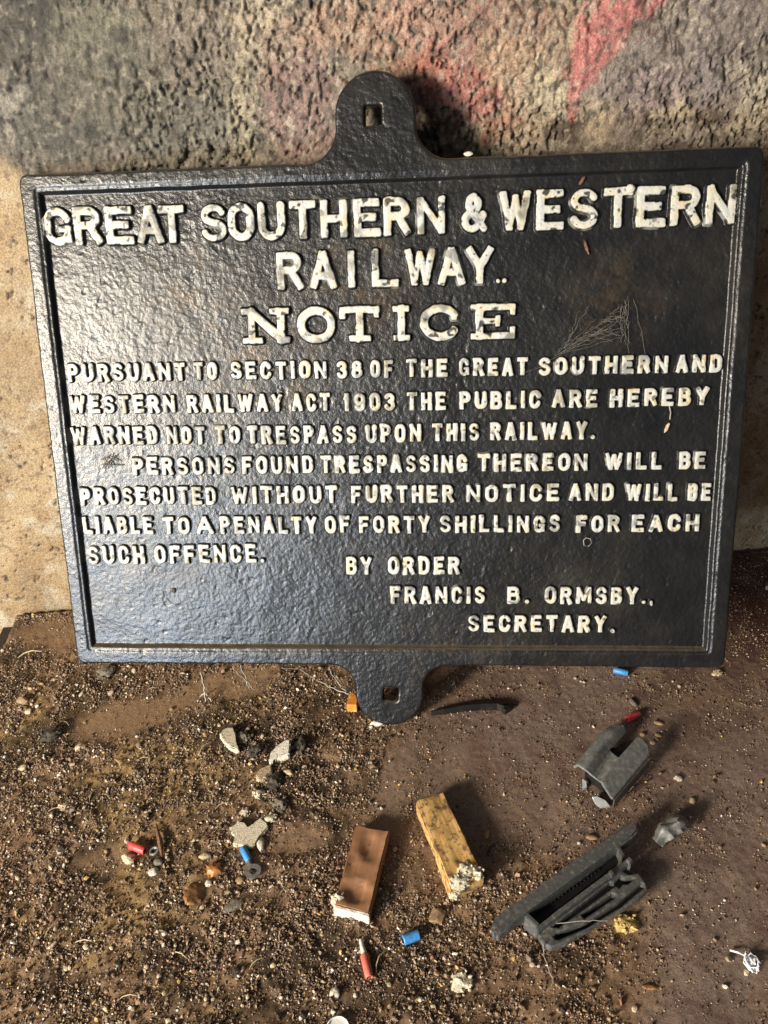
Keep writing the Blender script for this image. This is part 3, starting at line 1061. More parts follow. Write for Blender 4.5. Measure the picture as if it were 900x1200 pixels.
# ------------------------------------------------------------------ two offcuts of wood
def wood_mat(name, dark, mid, light, rough, gscale, st0=.56):
    m, nt, b = mat(name)
    tc = nd(nt, 'ShaderNodeTexCoord')
    mp = nd(nt, 'ShaderNodeMapping')
    mp.inputs['Scale'].default_value = (gscale * 6, gscale * .8, gscale * 3)
    nt.links.new(tc.outputs['Object'], mp.inputs['Vector'])
    n = nd(nt, 'ShaderNodeTexNoise')
    n.inputs['Scale'].default_value = 1
    n.inputs['Detail'].default_value = 5
    nt.links.new(mp.outputs['Vector'], n.inputs['Vector'])
    r = ramp(nt, n.outputs['Fac'], [(.32, dark), (.52, mid), (.72, light)])
    n2 = noise_node(nt, 150, 5, .7)
    st = ramp(nt, n2.outputs['Fac'], [(st0, (0, 0, 0)), (st0 + .10, (.85, .85, .85))])
    mx = nd(nt, 'ShaderNodeMix', data_type='RGBA')
    nt.links.new(st.outputs['Color'], mx.inputs['Factor'])
    nt.links.new(r.outputs['Color'], mx.inputs[6])
    mx.inputs[7].default_value = (.10, .062, .035, 1)
    nt.links.new(mx.outputs[2], b.inputs['Base Color'])
    b.inputs['Roughness'].default_value = rough
    bp = nd(nt, 'ShaderNodeBump')
    bp.inputs['Strength'].default_value = .5
    bp.inputs['Distance'].default_value = .0006
    nt.links.new(n.outputs['Fac'], bp.inputs['Height'])
    nt.links.new(bp.outputs['Normal'], b.inputs['Normal'])
    return m


def wood_block(corners, h, m, label, dents=(), seed=1, lift=0):
    """corners of the top face in the photo: far-left, far-right, near-right, near-left"""
    P = [Vector(fl(u, v, h)) for u, v in corners]
    cen = sum(P, Vector()) / 4
    ydir = ((P[0] + P[1]) - (P[2] + P[3])).normalized()
    ang = math.atan2(ydir.y, ydir.x) - math.pi / 2
    t = thing('wood_block', (cen.x, cen.y, 0), label, 'wood block')
    t.rotation_euler = (0, 0, ang)
    R = Matrix.Rotation(-ang, 3, 'Z')
    loc = [R @ (p - Vector((cen.x, cen.y, 0))) for p in P]
    bm = bmesh.new()
    prism(bm, [tuple(q) for q in loc], -.001, .0012, 2)
    dense(bm, .0034)
    for v in bm.verts:
        k = float(fbm(v.co.x * 90, v.co.y * 40 + v.co.z * 60, 3, seed)) - .5
        v.co += v.normal * (k * .0032 + .0009 * (float(fbm(v.co.x * 420, v.co.y * 300 + v.co.z * 400, 2, seed + 2)) - .5))
        if v.co.z > h * .6:
            for dx, dy, r, dep in dents:
                d = math.hypot((v.co.x - dx) / r[0], (v.co.y - dy) / r[1])
                v.co.z -= dep * max(0, 1 - d * d)
    link('wood_body', bm_mesh('wood_body', bm), m, t)
    return t, loc


BRW = wood_mat('brown_wood', (.22, .105, .050), (.27, .135, .066), (.33, .175, .095), .5, 25, .58)
YLW = wood_mat('yellow_wood', (.34, .18, .05), (.52, .31, .10), (.62, .41, .16), .8, 60, .50)
tb, lb_ = wood_block([(417.5, 965.5), (456, 974), (432.5, 1071), (392, 1060)], .0125, BRW,
                     'brown painted wood offcut with a white plastered end', dents=((.003, .018, (.009, .014), .0030), (.0, -.022, (.012, .011), .0042), (-.009, .0, (.004, .012), .0015)), seed=3)
bm = bmesh.new()
a, b2 = lb_[3], lb_[2]
prism(bm, [(a.x - .0006, a.y + .0006, .0120), (b2.x + .0004, b2.y + .0006, .0118), (b2.x + .0002, b2.y - .0022, .0116), (a.x - .0004, a.y - .0024, .0118)], 0, .0005, 1)
dense(bm, .003)
jitter(bm, .0009, 220, 4)
link('plaster_crust', bm_mesh('plaster_crust', bm), M_WHITE, tb)
bm = cluster_bm(.010, .014, .010, 5, 20)
bmesh.ops.translate(bm, vec=(a.x + .0005, a.y + .007, .009), verts=bm.verts)
link('plaster_crust', bm_mesh('plaster_crust', bm), M_PALE, tb)

ty, ly_ = wood_block([(487.5, 939), (520, 926.5), (567, 1026), (529.5, 1045)], .0165, YLW,
                     'yellow bare wood offcut with crumbled plaster on its near end', dents=((.004, -.022, (.007, .006), .0012),), seed=6)
a, b2 = ly_[3], ly_[2]
for k, (fx, dy, lx, ly, lz) in enumerate(((.30, .004, .016, .015, .006), (.62, .010, .016, .014, .007), (.85, .004, .011, .012, .006), (.1, -.001, .010, .010, .008))):
    bm = cluster_bm(lx, ly, lz, 30 + k, 20)
    q = a.lerp(b2, fx)
    bmesh.ops.translate(bm, vec=(q.x, q.y + dy, .0172 if k < 3 else .012), verts=bm.verts)
    link('plaster_crust', bm_mesh('plaster_crust', bm), M_PALE, ty)


# ------------------------------------------------------------------ plastic bracket with a rail and slotted frame
def C6(x, y):
    return (560 + x / 3.2143, 820 + y / 3.2143)


p0 = fl(*C6(330, 740), 0)
tr = thing('plastic_bracket', (p0[0], p0[1], 0), 'black plastic bracket with a long rail and slotted frame', 'bracket')


def piece(name, parent, polys, m, bev=.0012, extra=None, jit=0):
    bm = bmesh.new()
    for pts, zt, zb in polys:
        prism(bm, px([C6(*q) for q in pts], zt), zb, bev, 2)
    if extra:
        extra(bm)
    if jit:
        dense(bm, .006)
        jitter(bm, jit, 120, 3)
    o = parent.location
    bmesh.ops.translate(bm, vec=(-o.x, -o.y, -o.z), verts=bm.verts)
    return link(name, bm_mesh(name, bm, True), m, parent)


def C8(x, y):
    return (570 + x / 3.6, 940 + y / 3.6)


def poly_sdf(x, y, P):
    P = np.asarray(P)[:, :2]
    d = np.full(x.shape, 9.)
    ins = np.zeros(x.shape, bool)
    for (ax, ay), (bx, by) in zip(P, np.roll(P, -1, 0)):
        d = np.minimum(d, seg_sdf(x, y, ax, ay, bx, by))
        cross = (ay > y) != (by > y)
        ins ^= cross & (x < (bx - ax) * (y - ay) / (by - ay + 1e-15) + ax)
    return np.where(ins, -d, d)


def cut_plate(name, parent, outer, holes, zt, zb, m, g=.00045):
    """flat plate with slots cut through it"""
    A = np.array(px([C8(*q) for q in outer], zt))
    Hs = [np.array(px([C8(*q) for q in h], zt)) for h in holes]

    def sd(x, y):
        d = poly_sdf(x, y, A)
        for h in Hs:
            d = np.maximum(d, -poly_sdf(x, y, h))
        return d
    lo, hi = A[:, :2].min(0) - .002, A[:, :2].max(0) + .002
    xs, ys = np.arange(lo[0], hi[0], g), np.arange(lo[1], hi[1], g)
    X, Y = np.meshgrid(xs, ys)
    x, y = X.ravel(), Y.ravel()
    keep = sd(x, y) < .4 * g
    F = grid_faces(len(xs), len(ys))
    F = F[keep[F].all(1)]
    us = np.unique(F)
    mp = np.full(len(x), -1)
    mp[us] = np.arange(len(us))
    F, x, y = mp[F], x[us], y[us]
    E_ = np.concatenate([F[:, [0, 1]], F[:, [1, 2]], F[:, [2, 3]], F[:, [3, 0]]])
    ky = np.sort(E_, 1)
    ky = ky[:, 0].astype(np.int64) * len(x) + ky[:, 1]
    _, inv, cnt = np.unique(ky, return_inverse=True, return_counts=True)
    BE = E_[cnt[inv] == 1]
    bv = np.unique(BE)
    e = 1e-5
    for _ in range(2):
        d = sd(x[bv], y[bv])
        gx = (sd(x[bv] + e, y[bv]) - sd(x[bv] - e, y[bv])) / (2 * e)
        gy = (sd(x[bv], y[bv] + e) - sd(x[bv], y[bv] - e)) / (2 * e)
        x[bv] -= np.clip(d, -g, g) * gx
        y[bv] -= np.clip(d, -g, g) * gy
    d = sd(x, y)
    z = zt - .0007 * sstep(-.0012, 0, d) + .00025 * (fbm(x * 120, y * 120, 2, 68) - .5)
    n0 = len(x)
    mb = np.full(n0, -1)
    mb[bv] = n0 + np.arange(len(bv))
    P = np.vstack([np.stack([x, y, z], 1), np.stack([x[bv], y[bv], np.full(len(bv), zb)], 1)])
    SF = np.stack([BE[:, 1], BE[:, 0], mb[BE[:, 0]], mb[BE[:, 1]]], 1)
    P = P - np.array(parent.location)
    me = mesh_np(name, P, np.vstack([F, SF]))
    me.set_sharp_from_angle(angle=math.radians(40))
    return link(name, me, m, parent)


def piece8(name, polys, m, bev, extra=None):
    bm = bmesh.new()
    for pts, zt, zb in polys:
        prism(bm, px([C8(*q) for q in pts], zt), zb, bev, 2)
    if extra:
        extra(bm)
    bmesh.ops.translate(bm, vec=-tr.location, verts=bm.verts)
    return link(name, bm_mesh(name, bm), m, tr)


piece8('rail', [([(22, 512), (28, 492), (48, 478), (150, 408), (345, 263), (600, 84), (622, 78), (640, 94), (642, 118), (622, 142), (545, 192), (340, 340), (112, 506), (70, 548), (42, 560), (26, 546)], .0235, .012)], M_PLASTB, .0020)
piece8('recessed_panel', [([(160, 470), (350, 330), (556, 182), (580, 232), (390, 380), (220, 512)], .0105, .006)], M_PLASTD, .0006,
       lambda bm: [prism(bm, px([C8(240 + i * 15.4 + q[0], 440 - i * 10.4 + q[1]) for q in ((0, 0), (6, -4), (9, 2), (3, 6))], .0118), .010, .0003, 1) for i in range(16)])
piece8('end_wall', [([(158, 474), (172, 462), (226, 512), (216, 528)], .0205, .003)], M_PLASTB, .0006)
piece8('end_wall', [([(548, 186), (562, 178), (584, 222), (572, 236)], .0205, .004)], M_PLASTB, .0006)
piece8('crossbar', [([(206, 528), (300, 456), (500, 308), (590, 240), (606, 252), (510, 326), (310, 474), (218, 545)], .0205, .010),
                    ([(515, 290), (530, 280), (542, 300), (528, 312)], .0235, .019), ([(588, 240), (604, 226), (620, 244), (608, 262)], .0225, .012)], M_PLASTB, .0007)
cut_plate('slotted_frame', tr, [(208, 540), (222, 528), (320, 458), (560, 280), (600, 304), (640, 296), (668, 330), (680, 366), (640, 410), (500, 494), (340, 590), (275, 614), (246, 602), (226, 575)],
          [[(278, 524), (520, 336), (552, 340), (548, 352), (306, 528)],
           [(400, 474), (530, 386), (546, 390), (546, 402), (414, 490)],
           [(284, 566), (294, 552), (420, 505), (560, 418), (652, 342), (668, 346), (666, 360), (572, 440), (430, 526), (310, 578), (290, 576)],
           [(536, 342), (566, 312), (590, 320), (612, 316), (626, 322), (602, 342), (578, 346), (562, 362)]], .0150, .0098, M_PLASTB)
piece8('slot_shade_plate', [([(214, 545), (320, 466), (560, 290), (640, 304), (672, 362), (500, 486), (340, 582), (272, 604), (240, 588)], .0085, .0005)], M_PLASTD, .0004)  # near-black sheet added behind the slots so they read as shaded

# ------------------------------------------------------------------ forked grey clip
pc = fl(*C6(500, 240), 0)
tc_ = thing('plastic_clip', (pc[0], pc[1], 0), 'grey plastic clip with two wide prongs, dusty', 'clip')


def C7(x, y, z):
    return tuple(fl(660 + x / 7.5, 820 + y / 7.5, z))


def loft(name, parent, rows, m, thick, nu=22, nv=16, amp=.0003, off=-1):
    """thin shell through rows of world points"""
    R_ = [[Vector(p) for p in r] for r in rows]
    bm = bmesh.new()

    def ev(i, j):
        fi, fj = i / nu * (len(R_) - 1), j / nv * (len(R_[0]) - 1)
        a, b_ = int(min(fi, len(R_) - 2)), int(min(fj, len(R_[0]) - 2))
        x, y = fi - a, fj - b_
        y = y * y * (3 - 2 * y) * .6 + y * .4
        return R_[a][b_].lerp(R_[a][b_ + 1], y).lerp(R_[a + 1][b_].lerp(R_[a + 1][b_ + 1], y), x)
    g = [[bm.verts.new(ev(i, j) - parent.location) for j in range(nv + 1)] for i in range(nu + 1)]
    for i in range(nu):
        for j in range(nv):
            bm.faces.new((g[i][j], g[i][j + 1], g[i + 1][j + 1], g[i + 1][j]))
    bm.normal_update()
    bm.faces.ensure_lookup_table()
    if sum(f.normal.z for f in bm.faces) < 0:
        bmesh.ops.reverse_faces(bm, faces=bm.faces)
    for v in bm.verts:
        v.co.z += amp * 2 * (float(fbm(v.co.x * 200, v.co.y * 200, 2, 71)) - .5)
    for _ in range(3):
        bmesh.ops.smooth_vert(bm, verts=[v for v in bm.verts if not v.is_boundary], factor=.5, use_axis_x=True, use_axis_y=True, use_axis_z=True)
    bmesh.ops.solidify(bm, geom=bm.faces[:], thickness=thick)
    bmesh.ops.recalc_face_normals(bm, faces=bm.faces)
    return link(name, bm_mesh(name, bm), m, parent)


def slab(bm, pts, thick, bevel):
    vs = [bm.verts.new(p) for p in pts]
    n = len(vs)
    a = sum(pts[i][0] * pts[(i + 1) % n][1] - pts[(i + 1) % n][0] * pts[i][1] for i in range(n))
    if a < 0:
        vs = vs[::-1]
    lo = [bm.verts.new((v.co.x, v.co.y, v.co.z - thick)) for v in vs]
    fs = [bm.faces.new(vs), bm.faces.new(lo[::-1])]
    for i in range(n):
        j = (i + 1) % n
        fs.append(bm.faces.new((vs[j], vs[i], lo[i], lo[j])))
    bmesh.ops.bevel(bm, geom=list({e for f in fs for e in f.edges}), offset=bevel, segments=2, affect='EDGES', clamp_overlap=True)


loft('prong', tc_, [[C7(88, 585, .011), C7(120, 565, .0195), C7(200, 612, .0215), C7(262, 668, .0165)],
                    [C7(235, 405, .010), C7(275, 370, .0200), C7(345, 378, .0215), C7(408, 440, .0150)],
                    [C7(330, 285, .010), C7(372, 262, .0200), C7(450, 285, .0210), C7(500, 345, .0130)],
                    [C7(418, 226, .010), C7(448, 218, .0180), C7(528, 225, .0185), C7(556, 285, .0120)]], M_PLAST, .0022)
loft('web', tc_, [[C7(250, 655, .0170), C7(295, 692, .0150), C7(350, 735, .0180)],
                  [C7(330, 545, .0160), C7(365, 575, .0140), C7(425, 612, .0180)],
                  [C7(402, 438, .0150), C7(432, 468, .0135), C7(492, 516, .0175)]], M_PLAST, .0020)
bm = bmesh.new()
slab(bm, [C7(338, 722, .0255), C7(485, 510, .0258), C7(640, 332, .0255), C7(660, 322, .0248), C7(702, 345, .0232), C7(748, 402, .0208), C7(758, 480, .0192), C7(436, 862, .0192), C7(424, 858, .0196)], .0034, .0006)
bmesh.ops.translate(bm, vec=-tc_.location, verts=bm.verts)
link('prong', bm_mesh('prong', bm), M_PLAST, tc_)
bm = bmesh.new()
slab(bm, [C7(442, 868, .0165), C7(760, 500, .0165), C7(770, 515, .0160), C7(452, 885, .0160)], .012, .0004)
bmesh.ops.translate(bm, vec=-tc_.location, verts=bm.verts)
link('side_wall', bm_mesh('side_wall', bm), M_PLASTB, tc_)
bm = bmesh.new()
slab(bm, [C7(190, 640, .010), C7(400, 420, .010), C7(620, 420, .010), C7(440, 800, .010)], .0095, .0004)
bmesh.ops.translate(bm, vec=-tc_.location, verts=bm.verts)
link('hollow_shade_block', bm_mesh('hollow_shade_block', bm), M_PLASTD, tc_)  # near-black block added under the prongs for the shade of the hollow
M_CLEAR = simple('translucent_plastic', [(.3, (.16, .17, .17)), (.7, (.34, .35, .35))], 120, .3, .2)
for pts in ([(252, 848, .006), (300, 846, .007), (372, 880, .006), (416, 932, .004), (335, 942, .003), (285, 908, .003)], [(168, 690, .008), (205, 715, .008), (212, 765, .004), (170, 790, .003)]):
    bm = bmesh.new()
    slab(bm, [C7(*q) for q in pts], .0025, .0005)
    bmesh.ops.translate(bm, vec=-tc_.location, verts=bm.verts)
    link('foot', bm_mesh('foot', bm), M_CLEAR, tc_)


# ------------------------------------------------------------------ curled scrap of rubber, thin dark blade
def sheet(name, pts, m, label, cat, thick=.0012, z_off=0):
    """a curled strip given as rows of (u, v, z)"""
    rows = [[Vector(fl(*q)) for q in r] for r in pts]
    nu, nv = 18, 18
    bm = bmesh.new()

    def ev(i, j):
        fi = i / nu * (len(rows) - 1)
        fj = j / nv * (len(rows[0]) - 1)
        a, b_ = int(min(fi, len(rows) - 2)), int(min(fj, len(rows[0]) - 2))
        x, y = fi - a, fj - b_
        x = x * x * (3 - 2 * x) * .5 + x * .5
        y = y * y * (3 - 2 * y) * .5 + y * .5
        return rows[a][b_].lerp(rows[a][b_ + 1], y).lerp(rows[a + 1][b_].lerp(rows[a + 1][b_ + 1], y), x)
    g = [[bm.verts.new(ev(i, j)) for j in range(nv + 1)] for i in range(nu + 1)]
    for i in range(nu):
        for j in range(nv):
            bm.faces.new((g[i][j], g[i][j + 1], g[i + 1][j + 1], g[i + 1][j]))
    bm.normal_update()
    for _ in range(5):
        bmesh.ops.smooth_vert(bm, verts=bm.verts, factor=.5, use_axis_x=True, use_axis_y=True, use_axis_z=True)
    bm.normal_update()
    for v in bm.verts:
        v.co += v.normal * (float(fbm(v.co.x * 230, v.co.y * 230, 3, 77)) - .5) * .0045
    c0 = Vector((0, 0, 0))
    for v in bm.verts:
        c0 += v.co
    c0 /= len(bm.verts)
    c0.z = 0
    bmesh.ops.translate(bm, vec=-c0, verts=bm.verts)
    me = bm_mesh(name, bm)
    o = link(name, me, m, label=label, cat=cat)
    o.location = c0
    md = o.modifiers.new('thickness', 'SOLIDIFY')
    md.thickness = thick
    md.offset = 0
    return o


sheet('rubber_scrap', [[(764, 984, .004), (772, 964, .009), (792, 954, .012), (800, 958, .006)],
                       [(768, 988, .009), (776, 972, .017), (798, 962, .019), (806, 964, .009)],
                       [(776, 994, .002), (786, 984, .010), (806, 972, .010), (813, 971, .003)]], M_PLAST,
      'crumpled grey rubber scrap lying right of the slotted bracket', 'scrap', .0016)
bm = bmesh.new()
top = [(505, 833, .004), (520, 829.5, .007), (540, 826, .008), (562, 823.5, .008), (582, 823, .008), (590, 826, .008), (598, 825, .006)]
q = [Vector(fl(*p)) for p in top]
N_ = len(q)
vv = []
for i, p in enumerate(q):
    vv.append([bm.verts.new(p), bm.verts.new((p.x, p.y - .0016, p.z)), bm.verts.new((p.x, p.y - .0030, -.001)), bm.verts.new((p.x, p.y, -.001))])
for i in range(N_ - 1):
    for k in range(4):
        bm.faces.new((vv[i][k], vv[i][(k + 1) % 4], vv[i + 1][(k + 1) % 4], vv[i + 1][k]))
bm.faces.new(vv[0][::-1])
bm.faces.new(vv[-1])
prism(bm, [tuple(fl(u, v, .006)) for u, v in ((588, 825), (598, 824), (599, 829), (592, 833), (588, 830))], .0, .0006, 1)
bmesh.ops.recalc_face_normals(bm, faces=bm.faces)
c0 = q[3].copy()
c0.z = 0
bmesh.ops.translate(bm, vec=-c0, verts=bm.verts)
o = link('plastic_strip', bm_mesh('plastic_strip', bm, False), M_PLASTD, label='thin black plastic strip standing on edge beside the lower lug', cat='strip')
o.location = c0


# ------------------------------------------------------------------ cable connectors
def connector(a, b_, dia, m, label, z=None, tip=None, name='cable_connector'):
    r = dia / 2 * MM
    zz = r + .0006 if z is None else z
    A, B = Vector(fl(*a, zz)), Vector(fl(*b_, zz))
    cen = (A + B) / 2
    cen.z = 0
    t = thing(name, cen, label, 'connector')
    bm = bmesh.new()
    tube(bm, A - cen, B - cen, r, r * .96, 20, r * .62)
    bmesh.ops.recalc_face_normals(bm, faces=bm.faces)
    link('plastic_sleeve', bm_mesh('plastic_sleeve', bm), m, t)
    bm = bmesh.new()
    d = (B - A).normalized()
    tube(bm, A - cen + d * .0015, B - cen - d * .0015, r * .64, None, 16, r * .42)
    bmesh.ops.recalc_face_normals(bm, faces=bm.faces)
    link('metal_barrel', bm_mesh('metal_barrel', bm), M_METAL, t)
    return t, A, B, cen, d, r


connector((152.5, 990), (170, 997), 7.2, M_RED, 'bright red plastic connector tube lying on soil at left')
connector((472.5, 1102), (491, 1095), 8.0, M_BLUE, 'short blue plastic connector tube in front of the two wood offcuts')
connector((719, 785), (736, 789), 6.6, M_BLUE, 'blue plastic connector tube just under the bottom edge of the notice')
connector((734.5, 843), (749, 836), 6.4, M_RED, 'dark red plastic connector tube behind the grey clip')
t, A, B, cen, d, r = connector((284.5, 994), (292, 1009), 6.4, M_BLUE, 'blue sleeved fork terminal with a flat metal ring')
bm = bmesh.new()
ctr = Vector(fl(296.5, 1021, .0048)) - cen
n = 26
rin, rout = .0032, .0066
rr = []
for k in range(n):
    an = 2 * math.pi * k / n
    cx, sy = math.cos(an), math.sin(an)
    rr.append([bm.verts.new(ctr + Vector((cx * q_, sy * q_, zz))) for q_, zz in ((rin, .0005), (rout, .0005), (rout, -.0005), (rin, -.0005))])
for k in range(n):
    for j in range(4):
        bm.faces.new((rr[k][j], rr[k][(j + 1) % 4], rr[(k + 1) % n][(j + 1) % 4], rr[(k + 1) % n][j]))
strand(bm, [B - cen - d * .002, ctr - d * .006], .0022, 8)
link('metal_ring', bm_mesh('metal_ring', bm, False), M_METAL, t)
t, A, B, cen, d, r = connector((427, 1119), (433, 1146), 6.6, M_PINK, 'faded red connector with a pale metal tip beside the brown wood offcut')
bm = bmesh.new()
T2 = Vector(fl(422.5, 1101, .0042))
tube(bm, A - cen + d * .001, T2 - cen, .0024, .0014, 12)
link('metal_tip', bm_mesh('metal_tip', bm), simple('whitened_metal', [(.3, (.38, .38, .32)), (.7, (.62, .62, .55))], 300, .6, .4), t)
bm = bmesh.new()
ctr = Vector(fl(181, 998, .0015))
rr = []
for k in range(22):
    an = 2 * math.pi * k / 22
    e1 = Vector((math.cos(an), math.sin(an) * .95, 0))
    rr.append([bm.verts.new(e1 * (.0034 + .0011 * math.cos(2 * math.pi * j / 8)) + Vector((0, 0, .0011 * math.sin(2 * math.pi * j / 8) + math.cos(an) * .0006))) for j in range(8)])
for k in range(22):
    for j in range(8):
        bm.faces.new((rr[k][j], rr[(k + 1) % 22][j], rr[(k + 1) % 22][(j + 1) % 8], rr[k][(j + 1) % 8]))
o = link('metal_ferrule', bm_mesh('metal_ferrule', bm), M_METAL, label='tiny silver metal ring beside the bright red connector', cat='ring')
o.location = ctr + Vector((0, 0, .001))


# ------------------------------------------------------------------ leaves, stick, straws
def leaf(u, v, L, Wd, rot, m, label, curl, seed, lobes=5):
    bm = bmesh.new()
    nu, nv = 16, 10
    g = []
    for i in range(nu + 1):
        t = i / nu
        wv = math.sin(math.pi * min(1, t * .93 + .06)) ** .75 * (1 + .16 * math.sin(t * lobes * 6.28))
        row = []
        for j in range(nv + 1):
            q = (j / nv - .5) * 2
            x = q * wv * Wd / 2
            y = (t - .5) * L
            z = curl * (q * q) * Wd * .5 + curl * .7 * (t - .5) ** 2 * L - .0006 * (1 - abs(q)) + .0016 * (float(fbm(t * 5 + seed, q * 3 + seed, 2, seed)) - .5)
            row.append(bm.verts.new((x, y, z)))
        g.append(row)
    for i in range(nu):
        for j in range(nv):
            bm.faces.new((g[i][j], g[i][j + 1], g[i + 1][j + 1], g[i + 1][j]))
    o = link('dry_leaf', bm_mesh('dry_leaf', bm), m, label=label, cat='leaf')
    p = fl(u, v, .003)
    o.location = (p[0], p[1], .0068)
    o.rotation_euler = (.3, -.2, math.radians(rot))
    md = o.modifiers.new('thickness', 'SOLIDIFY')
    md.thickness = .0005
    return o


leaf(230, 1047, .023, .019, 150, M_LEAF, 'brown curled dry leaf fragment below the amber one', -.35, 3)
leaf(252, 1021, .015, .014, 60, M_AMBER, 'small amber curled leaf fragment above the brown one', -.7, 8, 3)
bm = bmesh.new()
P = [fl(183, 966, .004), fl(185, 976, .0055), fl(187.5, 986, .005), fl(189, 997, .005), fl(190, 1004, .004)]
strand(bm, P, .0024, 8, True)
for v in bm.verts:
    pass
o = link('stick', bm_mesh('stick', bm), M_STICK, label='short reddish brown stick beside the bright red connector', cat='stick')

# ------------------------------------------------------------------ stones, crumbs and scraps that stand out
ROCKS = [
    ('pebble', 338, 906, 11, 7, 6, -25, M_CREAM, 'small cream pebble right of the beige striped chip', 'pebble', .2, .3),
    ('soil_lump', 353, 874, 11, 20, 9, -10, M_DARK, 'dark soil lump right of the angular pale stone', 'lump', .5, 0),
    ('dust_ball', 327, 942, 14, 15, 9, 0, M_GREYL, 'grey fluffy dust ball above the plaster flake', 'dust ball', .6, 0),
    ('pebble', 305, 988, 8, 17, 7, 8, M_WHITE, 'long rounded white pebble beside the blue fork terminal', 'pebble', .1, 0),
    ('seed', 240, 1003, 11, 6, 5, 15, M_CREAM, 'oval cream seed above the amber leaf', 'seed', .08, 0),
    ('pebble', 180, 1022, 10, 8, 5, 10, M_WHITE, 'flat white pebble under the silver ring', 'pebble', .25, .6),
    ('pebble', 186, 1012, 9, 6, 5, 0, M_GREYL, 'grey pebble between the silver ring and flat white pebble', 'pebble', .25, .3),
    ('stone', 151, 1006, 12, 9, 6, -30, M_CREAM, 'cream stone chip below the bright red connector', 'stone', .3, .6),
    ('shell', 281, 1032, 8, 7, 5, 0, M_TAN, 'tan shell fragment left of the metal ring terminal', 'shell', .2, 0),
    ('pebble', 245, 1036, 7, 8, 5, 20, M_WHITE, 'white chip between the amber and brown leaves', 'pebble', .3, .7),
    ('pebble', 27, 822, 14, 11, 9, -30, M_TAN, 'largest yellowish pebble in the cluster at far left', 'pebble', .25, .4),
    ('pebble', 34, 834, 9, 8, 6, 10, M_CREAM, 'cream pebble touching the largest yellowish one', 'pebble', .2, .3),
    ('pebble', 392, 1163, 9, 10, 8, 0, M_WHITE, 'round white pebble near the bottom edge', 'pebble', .08, 0),
    ('crumb', 734, 1080, 17, 15, 7, 10, M_YELLOW, 'yellow foam crumb beside the slotted frame', 'crumb', .75, 0),
    ('foam_crumb', 541, 1150, 15, 14, 7, 10, M_PALE, 'beige crumbly lump near the bottom edge', 'crumb', .75, 0),
    ('plaster_chip', 513, 1073, 14, 11, 6, 20, M_TAN, 'tan plaster chip right of the blue connector', 'chip', .4, .4),
    ('seed', 694, 981, 11, 5, 4, -8, M_TAN, 'pale brown seed husk above the bracket rail', 'seed', .08, 0),
    ('seed', 571, 978, 5, 9, 4, -25, M_TAN, 'small brown seed husk in the shade of the yellow offcut', 'seed', .08, 0),
    ('pebble', 796, 912, 9, 7, 4, 0, M_WHITE, 'white crumb on bare board right of the clip', 'pebble', .4, .3),
    ('pebble', 812, 938, 7, 7, 4, 0, M_CREAM, 'small cream chip above the rubber scrap', 'pebble', .3, .5),
    ('crumb', 841, 788, 11, 8, 5, 20, M_CREAM, 'cream crumb under the right bottom corner of the notice', 'crumb', .6, 0),
    ('plaster_lump', 441, 847, 12, 6, 6, 0, M_WHITE, 'white plaster lump against the tip of the lower lug', 'plaster', .2, 0),
    ('mud_nest', 124, 788, 20, 17, 9, 20, M_GREYL, 'grey crumbly mud nest under the left bottom corner of the notice', 'mud nest', .6, 0),
    ('pebble', 157, 786, 8, 8, 6, 0, M_CREAM, 'cream pebble just below the left part of the notice', 'pebble', .2, .3),
    ('pebble', 173, 856, 6, 6, 5, 0, M_DARK, 'dark round pellet on the bare smear', 'pellet', .1, 0),
    ('pebble', 95, 875, 13, 9, 6, 40, M_CREAM, 'pale stone chip on soil at left, beside a similar smaller one', 'pebble', .3, .7),
    ('chip', 763, 1157, 15, 4.5, 3, -8, M_LEAF, 'thin orange wood sliver right of the bracket', 'sliver', .1, .5),
    ('husk', 742, 823, 5, 10, 4, 20, M_GREYL, 'grey husk behind the dark red connector', 'husk', .2, 0),
    ('pebble', 28, 900, 10, 8, 6, 20, M_CREAM, 'pale stone at the left border beside the dark soil', 'pebble', .3, .5),
    ('pebble', 75, 945, 12, 9, 6, 20, M_CREAM, 'broken cream crust on the soil at left', 'pebble', .5, .3),
    ('plaster_crumb', 287, 952, 9, 8, 5, 20, M_PALE, 'pale plaster crumb just above the flat plaster flake', 'crumb', .6, 0),
    ('plaster_crumb', 318, 960, 11, 9, 6, 50, M_PALE, 'pale plaster crumb between the dust ball and the flat flake', 'crumb', .6, 0),
    ('plaster_crumb', 286, 866, 16, 14, 8, 70, M_GREYL, 'grey brown plaster crumb right of the crumbly pale lump', 'crumb', .6, 0),
    ('plaster_crumb', 303, 930, 12, 9, 6, 10, M_PALE, 'pale plaster crumb left of the grey dust ball', 'crumb', .6, 0),
    ('soil_clod', 322, 916, 15, 12, 8, 10, M_DARK, 'dark soil clod under the beige striped chip', 'clod', .6, 0),
    ('soil_clod', 300, 880, 16, 12, 8, 40, M_DARK, 'dark soil clod left of the angular pale stone', 'clod', .6, 0),
    ('soil_clod', 60, 860, 22, 16, 9, 40, M_DARK, 'dark soil clod in the left heap', 'clod', .6, 0),
    ('seed', 753, 860, 6, 5, 4, 20, M_TAN, 'tan seed touching the tip of the right prong of the clip', 'seed', .1, 0),
    ('seed', 772, 847, 10, 5, 3, -20, M_TAN, 'long tan seed in the clip shadow, farthest from the clip', 'seed', .1, 0),
    ('seed', 772, 861, 8, 5, 3, -25, M_TAN, 'tan seed in the middle of the three in the clip shadow', 'seed', .1, 0),
    ('seed', 765, 870, 6, 5, 3, 0, M_CREAM, 'pale seed nearest the right prong edge in the clip shadow', 'seed', .1, 0),
    ('bark_chip', 273, 1062, 17, 9, 5, 20, M_GREYL, 'grey bark chip right of the brown leaf', 'bark', .3, .5),
]
